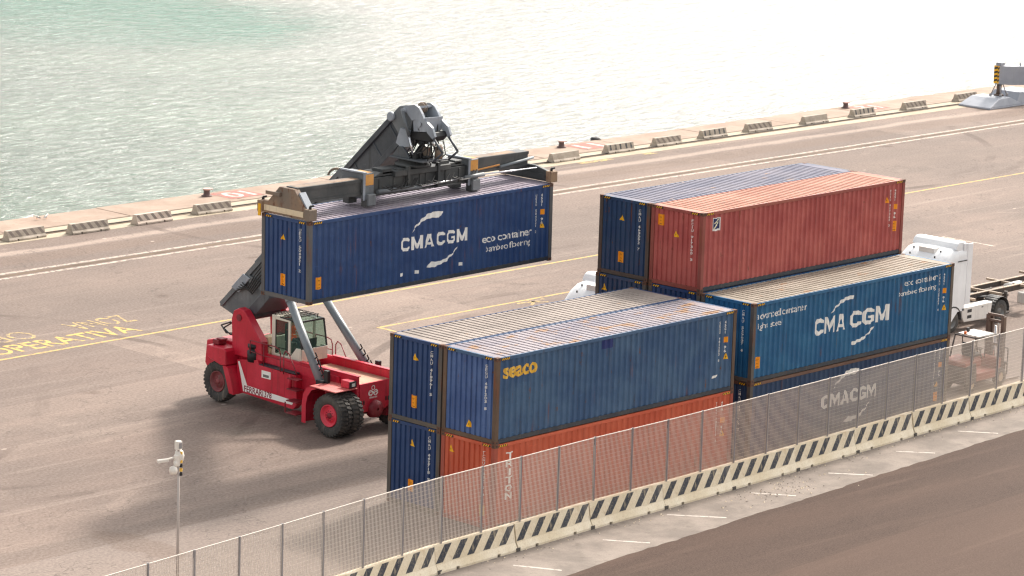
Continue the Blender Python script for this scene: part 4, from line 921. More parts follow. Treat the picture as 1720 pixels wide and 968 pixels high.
    for x in (3.36, 8.62):
        mb = MB(); mb.box((x, 9.80, 9.25), (x+.5, 10.92, 10.14)); mb.box((x+.06, 9.62, 9.02), (x+.44, 9.80, 9.42))
        pc = part(mb, 'portal_block', M['boom'], mf, .02)
        mb = MB(); mb.box((x+.08, 9.794, 9.72), (x+.46, 9.802, 10.10)); mb.box((x+.12, 9.9, 10.141), (x+.49, 10.5, 10.149)); part(mb, 'worn_paint_patch', M['orange_worn'], pc)
        mb = MB(); mb.box((x-.03, 9.76, 10.142), (x+.10, 10.96, 10.20)); mb.box((x-.05, 9.77, 9.2), (x+.06, 9.795, 10.19)); part(mb, 'portal_cap', M['boom_light'], pc, .01)
        mb = MB(); mb.box((x+.05, 9.7, 8.98), (x+.45, 9.98, 9.24)).box((x+.05, 10.6, 8.98), (x+.45, 10.9, 9.24)); split_parts(mb, 'wear_pad', M['spreader'], pc, .01)
    # telescopic beams
    for (xa, xb, ya, yb, za, zb) in ((.30, 3.9, 9.92, 10.42, 9.40, 9.93), (8.6, 12.30, 10.32, 10.82, 9.50, 10.03)):
        mb = MB(); mb.box((xa, ya, za), (xb, yb, zb)); tb = part(mb, 'telescopic_beam', M['spreader'], RS, .015)
        mb = MB(); mb.box((xa, ya-.03, zb-.10), (xb, yb+.03, zb+.015)); mb.box((xa, ya-.03, za-.02), (xb, yb+.03, za+.07)); part(mb, 'beam_flange', M['spreader'], tb)
        mb = MB(); mb.box((xa+.1, ya+.04, zb+.016), (xb-.6, yb-.04, zb+.022)); part(mb, 'beam_top', M['spreader_rust'], tb)
    # telescoping cylinders along the near side
    mb = MB(); mb.tube((3.95, 9.72, 9.46), (6.1, 9.72, 9.44), .075, 14); mb.tube((8.3, 9.72, 9.52), (9.3, 9.70, 9.56), .075, 14); tcy = split_parts(mb, 'telescope_cylinder', M['boom'], mf)
    mb = MB(); mb.tube((6.1, 9.72, 9.44), (8.3, 9.72, 9.52), .035, 12); mb.tube((9.3, 9.70, 9.56), (12.1, 9.70, 9.52), .03, 12); part(mb, 'cylinder_rod', M['chrome'], tcy)
    mb = MB(); mb.tube((10.7, 10.24, 9.62), (12.5, 10.24, 9.80), .05, 12); part(mb, 'guide_bar', M['lift_grey'], tcy)
    mb = MB()
    for i in range(34): x = 9.15+i*.045; mb.lathe([(-.010, .02), (-.010, .034), (.010, .034), (.010, .02)], (x, 10.22, 9.60+.003*i), 'x', 8)
    part(mb, 'cable_chain', M['orange_worn'], tcy)
    mb = MB(); rr = random.Random(8)
    for k in range(10):
        x = rr.uniform(3.9, 7.9); mb.path([(x, 9.76, 9.6), (x+.3, 9.62, 9.48), (x+.8, 9.66, 9.5), (x+1.1, 9.76, 9.75)], .022, 6)
    part(mb, 'spreader_hoses', M['hose'], mf)
    # end beams with twistlock boxes
    yc0, yc1 = 9.20, 11.50
    for sx, x, zb, m in ((-1, .20, 8.90, M['spreader_rust']), (1, 12.32, 9.02, M['spreader'])):
        if sx > 0: pr_top = .52
        else: pr_top = .98
        pr = [(yc0-.06, zb), (yc0-.06, zb+.34), (yc0+.18, zb+.40), (yc0+.70, zb+pr_top), (yc0+1.45, zb+pr_top), (yc1-.30, zb+.42), (yc1+.10, zb+.40), (yc1+.10, zb)]
        mb = MB(); mb.prism([(p[0], p[1]+.03) for p in pr], 'x', x-.06, x+.20 if sx < 0 else x+.10); mb.box((x-.06, yc0, zb+.02), (x+.18, yc1, zb+.06)); eb = part(mb, 'end_beam', m, RS, .02)
        mb = MB(); xf = x-.062-.02
        mb.box((xf, yc0+.2, zb+.10), (xf+.02, yc1-.12, zb+.30)); part(mb, 'end_beam_face', M['cream_worn'] if sx < 0 else m, eb, .01)
        for y in (yc0-.14, yc1-.06):
            mb = MB(); mb.box((x-.12 if sx < 0 else x-.12, y, zb+.015), (x+.26, y+.26, zb+.42)); tb = part(mb, 'twistlock_box', M['spreader_rust'], eb, .02)
            mb = MB(); mb.tube((x+.05, y+.13, zb+.42), (x+.05, y+.13, zb+.52), .05, 10); mb.box((x, y+.05, zb+.50), (x+.16, y+.1, zb+.56)); part(mb, 'twistlock', M['black'], tb)
    mb = MB(); mb.box((.06, 11.50, 8.78), (.10, 11.62, 9.2)); part(mb, 'guide_flipper', M['yellow'], RS)
    mb = MB(); mb.box((.02, 10.5, 9.60), (.14, 11.2, 9.72)); part(mb, 'tilt_bracket', M['spreader_rust'], RS)
    mb = MB(); mb.prism([(9.7, 9.82), (9.30, 9.32), (9.36, 9.28), (9.76, 9.78)], 'x', .22, .50); part(mb, 'flap_plate', M['boom_light'], RS)
    # cab
    cx0, cx1, cy0, cy1, cz0, cz1 = 5.60, 6.90, 15.22, 16.86, 2.10, 3.60
    mb = MB(); mb.box((cx0, cy0, cz0), (cx1, cy1, cz0+.10)).box((cx0, cy0-.04, cz0+.0), (cx1, cy0+.03, cz0+.48))
    mb.prism([(cy0-.02, cz0+.1), (cy0+.62, cz0+.1), (cy0+.30, cz0+.48), (cy0-.02, cz0+.50)], 'x', cx0, cx0+.05); mb.prism([(cy0-.02, cz0+.1), (cy0+.62, cz0+.1), (cy0+.30, cz0+.48), (cy0-.02, cz0+.50)], 'x', cx1-.05, cx1)
    mb.box((cx0, cy1-.20, cz0+.1), (cx0+.06, cy1, cz1)).box((cx1-.06, cy1-.20, cz0+.1), (cx1, cy1, cz1)).box((cx0, cy0+.62, cz0+.1), (cx0+.06, cy0+.74, cz1)).box((cx1-.06, cy0+.62, cz0+.1), (cx1, cy0+.74, cz1))
    mb.box((cx0, cy0+.74, cz1-.10), (cx0+.06, cy1-.2, cz1)).box((cx1-.06, cy0+.74, cz1-.10), (cx1, cy1-.2, cz1)).box((cx0+.06, cy1-.06, cz0+.1), (cx1-.06, cy1, cz0+.7)).box((cx0+.06, cy1-.06, cz1-.12), (cx1-.06, cy1, cz1))
    mb.box((cx0, cy1-.45, cz1), (cx1, cy1, cz1+.05))
    cab = part(mb, 'cab', M['cab_white'], RS, .012)
    mb = MB(); P = [(cx0+.02, cy0, cz0+.48), (cx0+.02, cy0+.18, cz1-.02), (cx1-.02, cy0, cz0+.48), (cx1-.02, cy0+.18, cz1-.02)]
    mb.bar(P[0], P[1], .05, .05, up=(1,0,0)).bar(P[2], P[3], .05, .05, up=(1,0,0)).bar(P[0], P[2], .04, .04).bar(P[1], P[3], .06, .06)
    mb.bar(P[1], (cx0+.02, cy1-.45, cz1+.02), .05, .05).bar(P[3], (cx1-.02, cy1-.45, cz1+.02), .05, .05)
    mb.bar((cx0+.02, cy0+.62, cz0+.12), (cx0+.02, cy0+.30, cz0+.50), .03, .03).box((cx0-.004, cy0+.75, cz0+.14), (cx0+.02, cy0+.79, cz1-.12)).box((cx0-.004, cy1-.25, cz0+.14), (cx0+.02, cy1-.21, cz1-.12))
    part(mb, 'window_frame', M['dark_plastic'], cab)
    mb = MB(); mb.add(P, [(0, 1, 3, 2)]); part(mb, 'windscreen', M['glass'], cab)
    mb = MB()
    for xx in (cx0+.03, cx1-.03): mb.add([(xx, cy0+.02, cz0+.5), (xx, cy0+.30, cz0+.48), (xx, cy0+.60, cz0+.14), (xx, cy0+.62, cz1-.04), (xx, cy0+.2, cz1-.03)], [(0,1,2,3,4)]); mb.add([(xx, cy0+.76, cz0+.12), (xx, cy1-.22, cz0+.12), (xx, cy1-.22, cz1-.1), (xx, cy0+.76, cz1-.1)], [(0,1,2,3)])
    mb.add([(cx0+.04, cy1-.03, cz0+.7), (cx1-.04, cy1-.03, cz0+.7), (cx1-.04, cy1-.03, cz1-.12), (cx0+.04, cy1-.03, cz1-.12)], [(0,1,2,3)]); part(mb, 'side_window', M['glass'], cab)
    mb = MB(); mb.add([(cx0+.03, cy0+.2, cz1), (cx1-.03, cy0+.2, cz1), (cx1-.03, cy1-.45, cz1+.02), (cx0+.03, cy1-.45, cz1+.02)], [(0,1,2,3)]); part(mb, 'roof_window', M['glass'], cab)
    mb = MB()
    for i in range(9): x = cx0+.08+i*.143; mb.bar((x, cy0+.45, cz1+.10), (x, cy1-.12, cz1+.12), .03, .02)
    for y in (cy0+.45, cy0+.72, cy0+1.0, cy0+1.27, cy1-.12): mb.bar((cx0+.04, y, cz1+.11), (cx1-.04, y, cz1+.11), .03, .03)
    for x in (cx0+.06, cx1-.06):
        for y in (cy0+.47, cy1-.14): mb.bar((x, y, cz1), (x, y, cz1+.12), .03, .03)
    part(mb, 'roof_grille', M['trailer'], cab)
    mb = MB(); mb.box((5.98, 16.08, 2.22), (6.5, 16.55, 2.62)).box((6.0, 16.45, 2.62), (6.48, 16.60, 3.30)).box((6.1, 16.47, 3.3), (6.38, 16.57, 3.5)); part(mb, 'seat', M['black'], cab, .03)
    mb = MB(); mb.prism([(15.45, 2.2), (15.62, 2.2), (15.66, 2.75), (15.4, 2.9)], 'x', 5.95, 6.55); mb.lathe([(-.02, .155), (0, .18), (.02, .155), (0, .14), (-.02, .155)], (6.25, 15.78, 2.92), 'z', 20); mb.tube((6.25, 15.62, 2.7), (6.25, 15.78, 2.91), .02, 8)
    mb.bar((6.10, 15.78, 2.92), (6.40, 15.78, 2.92), .02, .02); part(mb, 'dashboard', M['dark_plastic'], cab)
    # railings
    def rail(pts, r=.022): mb = MB(); mb.path(pts, r, 8); return mb
    for sx, x in ((-1, 4.98), (1, 7.62)):
        mb = rail([(x, 17.35, 2.15), (x, 17.35, 2.66), (x, 16.0, 2.66), (x, 15.75, 2.60), (x, 15.68, 2.40), (x, 15.68, 1.76)])
        mb.path([(x, 17.35, 2.25), (x, 16.6, 2.2), (x, 15.7, 2.22)], .018, 8).path([(x, 16.6, 1.8), (x, 16.6, 2.64)], .02, 8)
        mb.path([(x, 15.5, 1.7), (x, 15.5, 2.45), (x, 15.4, 2.6), (x, 15.2, 2.5), (x, 14.75, 1.75)], .022, 8); part(mb, 'railing', M['red_dark'], RS)
    mb = MB(); mb.lathe([(0, 0), (0, .075), (.42, .075), (.48, .04), (.54, .04), (.54, 0)], (4.96, 15.12, 1.22), 'z', 16); part(mb, 'fire_extinguisher', M['red'], RS)
    # head lamps on small boxes at the mudguards
    for x in (5.14, 7.46):
        mb = MB(); mb.box((x-.18, 12.0, 1.79), (x+.18, 12.42, 2.06)); hb = part(mb, 'lamp_box', M['red'], RS, .02)
        mb = MB(); mb.box((x-.15, 11.96, 1.82), (x+.17, 12.0, 2.04)); q = part(mb, 'headlight', M['black'], hb)
        mb = MB(); mb.box((x-.06, 11.95, 1.86), (x+.10, 11.962, 1.98)); part(mb, 'lens', M['lamp_glass'], q)
    mb = MB(); mb.box((7.9, 12.2, 1.79), (7.96, 12.28, 1.95)); mb.tube((7.93, 12.24, 1.95), (7.93, 12.24, 2.05), .03, 8); split_parts(mb, 'marker_lamp', M['black'], RS)
    mb = MB(); mb.add([(4.29, 13.42, 1.783), (4.29, 13.06, 1.783), (4.42, 13.06, 1.783), (4.42, 13.42, 1.783)], [(0,1,2,3)]); 
    return RS
reach_stacker()

# ------------------------------------------------------------------ driver
def skin_person(name, joints, edges, mats, face_mat, root, label=None, cat=None, sub=2, loc=(0,0,0)):
    me = bpy.data.meshes.new(name); me.from_pydata([Vector(j[:3])-Vector(loc) for j in joints], edges, []); me.update()
    o = bpy.data.objects.new(name, me); C.objects.link(o); o.location = loc
    sk = o.modifiers.new('skin', 'SKIN'); sk.use_smooth_shade = True
    if not me.skin_vertices: me.skin_vertices.new()
    for i, j in enumerate(joints): d = me.skin_vertices[0].data[i]; d.radius = (j[3], j[3]*(j[4] if len(j) > 4 else 1)); d.use_root = (i == 0)
    sb = o.modifiers.new('sub', 'SUBSURF'); sb.levels = sb.render_levels = sub
    bpy.context.view_layer.update(); ev = o.evaluated_get(bpy.context.evaluated_depsgraph_get())
    m2 = bpy.data.meshes.new_from_object(ev); bpy.data.objects.remove(o)
    for m in mats: m2.materials.append(m)
    for p in m2.polygons: p.material_index = face_mat(p.center+Vector(loc)); p.use_smooth = True
    o = bpy.data.objects.new(name, m2); C.objects.link(o); o.location = loc
    tag(o, label, cat); return o
def driver():
    X, Y, Z = 6.10, 16.26, 2.70
    J = [(X, Y, Z+.05, .15, .8), (X, Y+.05, Z+.25, .145, .75), (X, Y+.04, Z+.45, .165, .65), (X, Y+.01, Z+.54, .06), (X, Y-.02, Z+.64, .085), (X, Y-.03, Z+.73, .095)]
    E = [(0,1), (1,2), (2,3), (3,4), (4,5)]
    def add(parent, pts):
        k = parent
        for p in pts: J.append(p); E.append((k, len(J)-1)); k = len(J)-1
        return k
    for s in (-1, 1):
        add(0, [(X+s*.10, Y-.12, Z+.04, .085), (X+s*.13, Y-.45, Z+.05, .065), (X+s*.13, Y-.55, Z-.18, .05), (X+s*.13, Y-.56, Z-.36, .042), (X+s*.13, Y-.72, Z-.40, .035)])
        w = add(2, [(X+s*.19, Y+.03, Z+.44, .055), (X+s*.23, Y-.10, Z+.24, .043), (X+s*.17, Y-.36, Z+.26, .032), (X+s*.155, Y-.43, Z+.28, .028)])
        for k, (dx, ln) in enumerate(((-.027, .055), (-.009, .065), (.009, .060), (.027, .048))):
            bx = X+s*.155+dx; add(w, [(bx, Y-.46, Z+.295, .0095), (bx, Y-.46-ln*.5, Z+.290, .009), (bx, Y-.46-ln*.6, Z+.265, .008)])
        add(w, [(X+s*.120, Y-.44, Z+.275, .010), (X+s*.112, Y-.475, Z+.262, .009)])
    def fm(c):
        if c.z > Z+.56: return 0
        if abs(c.x-X) < .20 and c.z > Z+.02 and c.y > Y-.16: return 2 if (abs(c.z-(Z+.22)) < .025 or abs(c.z-(Z+.34)) < .02) else 1
        if c.z > Z+.18 and c.y > Y-.40: return 1
        if c.y < Y-.385 and c.z > Z+.2: return 0
        return 3
    p = skin_person('person', J, E, [M['skin'], M['vest'], M['reflect'], M['trousers']], fm, None, 'driver in an orange high visibility jacket sitting in the red machine\'s cab', 'person', loc=(X, Y, Z))
    mb = MB(); mb.lathe([(-.02, .108), (.04, .112), (.09, .09), (.125, .04), (.13, .001)], (X, Y-.02, Z+.72), 'z', 20); part(mb, 'hair', M['hair'], p)
    mb = MB()
    for s in (-1, 1): mb.box((X+s*.035-.012, Y-.125, Z+.715), (X+s*.035+.012, Y-.118, Z+.727)); 
    split_parts(mb, 'eyes', M['black'], p)
    mb = MB(); mb.prism([(Y-.115, Z+.72), (Y-.150, Z+.675), (Y-.11, Z+.668)], 'x', X-.014, X+.014); part(mb, 'nose', M['skin'], p)
driver()

# ------------------------------------------------------------------ concrete barriers and fence
def barrier_mesh(Lb, Hb, wb, wt, notch=True):
    mb = MB(); foot = .07; mid = .27*Hb/.84
    pr = [(-wb/2, 0), (-wb/2, foot), (-wt/2-.10, mid), (-wt/2, Hb), (wt/2, Hb), (wt/2+.10, mid), (wb/2, foot), (wb/2, 0)]
    # cut two drain notches through the foot by building the prism in lengthwise runs
    runs = [(0, .22, 0), (.22, .26, 1), (.26, .74, 0), (.74, .78, 1), (.78, 1, 0)] if notch else [(0, 1, 0)]
    for a, b, nt_ in runs:
        p = [(y, max(z, .09) if nt_ and z < .09 else z) for y, z in pr]
        if nt_: p = [(-wb/2+.01, .09)]+p[2:-2]+[(wb/2-.01, .09)]
        mb.prism(p, 'x', -Lb/2+Lb*a, -Lb/2+Lb*b)
    return mb, (wt, Hb, mid)
def barrier_stripes(Lb, wt, Hb, mid, n, lean, w, e=.003, jit=0):
    out = []
    for k in range(n):
        x = -Lb/2+Lb*(k+.5)/n+random.uniform(-jit, jit)
        for sd in (-1, 1):
            mb = MB(); out.append(mb)
            def P(x_, t): z = mid+(Hb-mid)*t; y = wt/2+.10*(1-t); return (x_, sd*(y+e), z)
            mb.add([P(x-w/2-lean/2, .06), P(x+w/2-lean/2, .06), P(x+w/2+lean/2, .96), P(x-w/2+lean/2, .96)], [(0,1,2,3)])
    return out
BJ = [(-19.3,-3.60),(-15.7,-3.28),(-12.05,-2.95),(-8.38,-2.55),(-4.71,-2.21),(-1.04,-2.11),(2.77,-1.95),(6.43,-1.94),(10.17,-1.84),(13.85,-1.72),(17.55,-1.57),(21.31,-1.41),(25.1,-1.33),(28.8,-1.20),(32.5,-1.08)]
BC = []   # centre line
for i, p in enumerate(BJ):
    a = Vector(BJ[max(0, i-1)]); b = Vector(BJ[min(len(BJ)-1, i+1)]); d = (b-a).normalized(); BC.append(Vector(p)+Vector((-d.y, d.x))*.30)
ORD = ['first', 'second', 'third', 'fourth', 'fifth', 'sixth', 'seventh', 'eighth', 'ninth', 'tenth', 'eleventh', 'twelfth', 'thirteenth', 'fourteenth']
Lb = 3.70; mbB, (wt, Hb, mid) = barrier_mesh(Lb, .86, .62, .19)
meB = mbB.mesh('road_barrier')
stripe_meshes = [[q.mesh('black_stripe') for q in barrier_stripes(Lb, wt, Hb, mid, 5, .48, .33, jit=.03)] for _ in range(3)]
mbk = MB(); mbk.box((-.09, -.33, .0), (.09, -.30, .12)).box((-.05, -.31, .0), (.05, .31, .05)); 
meK = mbk.mesh('steel_connector')
for i in range(len(BC)-1):
    c = (BC[i]+BC[i+1])/2; d = BC[i+1]-BC[i]
    o = link(meB, 'road_barrier', M['barrier'], None, (c.x, c.y, 0), (0, 0, math.atan2(d.y, d.x)+random.uniform(-.008, .008)))
    k = i-3   # barriers whose body shows in the picture, counted from the left
    if k < 0: lb = 'cream road barrier under the fence outside the bottom edge, %s from the left end' % ORD[i]
    elif k == 0: lb = 'cream and black striped barrier under the fence, cut by the bottom edge'
    elif i >= len(BC)-3: lb = 'cream and black striped barrier under the fence, %s at the right edge' % ('last but one' if i == len(BC)-3 else 'last')
    else: lb = 'cream and black striped barrier under the fence, %s from the bottom left' % ORD[k]
    tag(o, lb, 'barrier', 'striped barriers under the fence')
    for q in stripe_meshes[i % 3]: link(q, 'black_stripe', M['barrier_black'], o)
    kk = link(meK, 'steel_connector', M['post_rust'], o); kk.location = (Lb/2+.02, 0, 0)
# quay barriers
Lq = 2.25; mbq, (wq, Hq, mq) = barrier_mesh(Lq, .48, .60, .22); meq = mbq.mesh('quay_barrier')
QB = [(x+1.18, y+.36, k, r) for x, y, k, r in ((18.17, 48.99, 1, .03), (21.71, 48.59, 1, .0), (25.78, 48.64, 3, .02), (29.97, 48.94, 2, -.02), (56.71, 49.35, 0, .02), (61.7, 49.61, 4, -.01), (66.04, 49.69, 1, 0), (70.62, 49.98, 4, .02), (74.98, 50.01, 1, -.02), (80.45, 49.94, 0, 0), (85.49, 50.03, 4, .03), (90.95, 49.97, 1, 0), (97.2, 50.35, 1, .02))]
QL = ['grey striped barrier farthest left on the quay', 'grey barrier with slanted stripes on the quay, second from the left', 'grey stained barrier with a reddish smear on the quay, third from the left',
      'grey barrier on the quay just left of the lifted container, below the leftmost bollard', 'plain grey barrier without stripes just right of the spreader beam', 'pale striped barrier on the quay below the painted number eleven', 'dark stained barrier on the quay, third right of the spreader beam',
      'white barrier with upright black stripes on the quay, fourth right of the spreader', 'grey slanted stripe barrier on the quay above the stacks, fifth right of the spreader', 'plain grey barrier on the quay above the maroon container\'s right end', 'white barrier with upright stripes just below the rightmost bollard',
      'grey striped barrier on the quay between the rightmost bollard and the crane foot', 'grey striped barrier on the quay partly behind the crane foot']
mat_smear = m_concrete('smeared_concrete', lin(182, 168, 154), lin(206, 192, 178), 4, lin(164, 100, 80), 2.)
for (x, y, kind, rz), lb in zip(QB, QL):
    o = link(meq, 'quay_barrier', {3: mat_smear}.get(kind, M['old_barrier']), None, (x, y, .02), (0, 0, rz))
    tag(o, lb, 'barrier', 'old concrete barriers along the quay')
    if kind:
        for m_ in barrier_stripes(Lq, wq, Hq, mq, 5, 0 if kind == 4 else -.22, .15 if kind == 4 else .19, jit=.03): link(m_.mesh('faded_stripe'), 'faded_stripe', M['barrier_black'] if kind == 4 else M['old_stripe'], o)

# fence of grating panels on posts above the barriers
def along(s):
    for a, b in zip(BC, BC[1:]):
        d = (b-a).length
        if s <= d: return a+(b-a)*s/d
        s -= d
    return BC[-1]
tot = sum((b-a).length for a, b in zip(BC, BC[1:])); PS = 1.85; ZB, ZT = .80, 3.0
FN = empty('mesh_fence', (BC[0].x, BC[0].y, 0)); tag(FN, 'galvanised steel grating fence on posts above the striped barriers', 'fence')
npn = int((tot-.4)/PS); pp = [along(.25+i*PS) for i in range(npn+1)]
mbp = MB(); mbp.box((-.024, -.035, .0), (.024, .035, ZT-ZB+.02)).box((-.06, -.07, 0), (.06, .07, .02)); mep = mbp.mesh('post')
mbg = MB(); wpan = PS-.07; nb = 29
for i in range(nb):
    x = -wpan/2+wpan*i/(nb-1); mbg.box((x-.0015, -.010, .06), (x+.0015, .010, ZT-ZB-.02))
for j in range(17):
    z = .06+(ZT-ZB-.08)*j/16; mbg.box((-wpan/2, -.0025, z-.0025), (wpan/2, .0025, z+.0025))
mbg.box((-wpan/2, -.0145, .035), (wpan/2, .0145, .058)).box((-wpan/2, -.0145, ZT-ZB-.019), (wpan/2, .0145, ZT-ZB+.006))
meg = mbg.mesh('grating_panel')
prev = None
for i, p in enumerate(pp):
    nx = pp[min(i+1, npn)]; pv = pp[max(i-1, 0)]; a = math.atan2(nx.y-pv.y, nx.x-pv.x)
    o = link(mep, 'post', M['galv_dark'], FN, (p.x-BC[0].x, p.y-BC[0].y, ZB), (random.uniform(-.008, .008), random.uniform(-.008, .008), a))
    if i < npn:
        q = pp[i+1]; c = (p+q)/2; a = math.atan2(q.y-p.y, q.x-p.x)
        link(meg, 'grating_panel', M['galv'], FN, (c.x-BC[0].x, c.y-BC[0].y, ZB+.0), (0, 0, a))

# ------------------------------------------------------------------ camera mast behind the fence
mx, my = -12.55, 1.05
CM = empty('camera_mast', (mx, my, 0)); tag(CM, 'thin grey mast with white surveillance cameras behind the fence', 'camera mast')
mb = MB(); mb.tube((mx, my, 0), (mx, my, 4.75), .045, 14, 0, .034).box((mx-.15, my-.15, 0), (mx+.15, my+.15, .03)); part(mb, 'pole', M['mast_grey'], CM)
mb = MB(); mb.box((mx-.10, my-.08, 4.66), (mx+.07, my+.08, 4.92)); mb.box((mx-.06, my-.095, 4.70), (mx+.05, my-.08, 4.88), 1); part(mb, 'top_box', [M['plastic_white'], M['galv_dark']], CM, .015)
mb = MB(); mb.tube((mx-.02, my+.02, 4.42), (mx-.62, my+.22, 4.36), .03, 10); ar = part(mb, 'camera_arm', M['plastic_white'], CM)
mb = MB(); mb.bar((mx-.30, my+.12, 4.36), (mx-.62, my+.24, 4.34), .11, .09); part(mb, 'camera', M['plastic_white'], ar, .01)
mb = MB(); mb.lathe([(0, .001), (.02, .10), (.12, .13), (.22, .11), (.28, .001)], (mx-.20, my, 3.92), 'z', 16); mb.lathe([(0, .001), (.02, .05), (.16, .06), (.2, .001)], (mx-.14, my-.02, 4.14), 'z', 12); split_parts(mb, 'dome_camera', M['plastic_white'], CM)
mb = MB(); mb.lathe([(0, .001), (.03, .12), (.22, .15), (.36, .11), (.42, .001)], (mx+.06, my+.04, 4.24), 'z', 16); mb.box((mx-.14, my-.06, 4.15), (mx+.04, my+.08, 4.5)); part(mb, 'housing', M['plastic_white'], CM, .02)
mb = MB()
for k in range(6): mb.lathe([(0, .045), (.05, .05), (.09, .045)], (mx+.05, my-.05, 3.86+.13*k), 'z', 12, k % 2)
split_parts(mb, 'warning_sleeve', [M['black'], M['lettering_yellow']], CM)

# ------------------------------------------------------------------ articulated lorries
def road_wheel(root, x, y, r=.50, w=.28, side=-1, name='wheel'):
    mb = MB(); h = w/2
    mb.lathe([(-h, r*.58), (-h, r*.90), (-h*.8, r*.98), (-h*.3, r), (h*.3, r), (h*.8, r*.98), (h, r*.90), (h, r*.58)], (x, y, r), 'y', 36); wh = part(mb, name, M['tyre'], root)
    mb = MB(); o = side*h; mb.lathe([(o*.95, r*.58), (o*.9, r*.52), (-o*.1, r*.46), (o*.1, r*.30), (o*.5, r*.28), (o*.6, r*.12), (o*.6, .001)], (x, y, r), 'y', 24)
    for i in range(8): t = 2*math.pi*i/8; mb.tube((x+math.cos(t)*r*.38, y-o*.02, r+math.sin(t)*r*.38), (x+math.cos(t)*r*.38, y+o*.18, r+math.sin(t)*r*.38), .02, 6)
    part(mb, 'rim', M['grey_rim'], wh); return wh
def cab_shell(x0, yc):
    """cab body lofted over cross-sections along x (front to back)"""
    mb = MB(); w = 1.24
    secs = [(0.00, 1.02, .85, 1.00, 2.05), (.05, 1.14, .45, 1.02, 2.30), (.20, 1.21, .40, 1.02, 2.75), (.42, w, .40, 1.02, 3.02), (.80, w, .40, 1.02, 3.40), (1.20, w, .40, 1.0, 3.62), (1.75, w, .9, 1.0, 3.72), (2.22, w, .9, 1.0, 3.74)]
    rings = []
    for dx, hw, zb, sl, zt in secs:
        r = []
        for yy, zz in ((-hw, zb), (-hw, zt-.42), (-hw+.03, zt-.24), (-hw+.12, zt-.10), (-hw+.32, zt-.02), (0, zt), (hw-.32, zt-.02), (hw-.12, zt-.10), (hw-.03, zt-.24), (hw, zt-.42), (hw, zb)):
            r.append((x0+dx, yc+yy, zz))
        rings.append(r)
    n = len(rings[0]); vs = [v for r in rings for v in r]
    mb.add(vs, [(j*n+i, j*n+i+1, (j+1)*n+i+1, (j+1)*n+i) for j in range(len(rings)-1) for i in range(n-1)], 0, True)
    mb.add(rings[0], [tuple(range(n))]); mb.add(rings[-1], [tuple(range(n))[::-1]])
    return mb
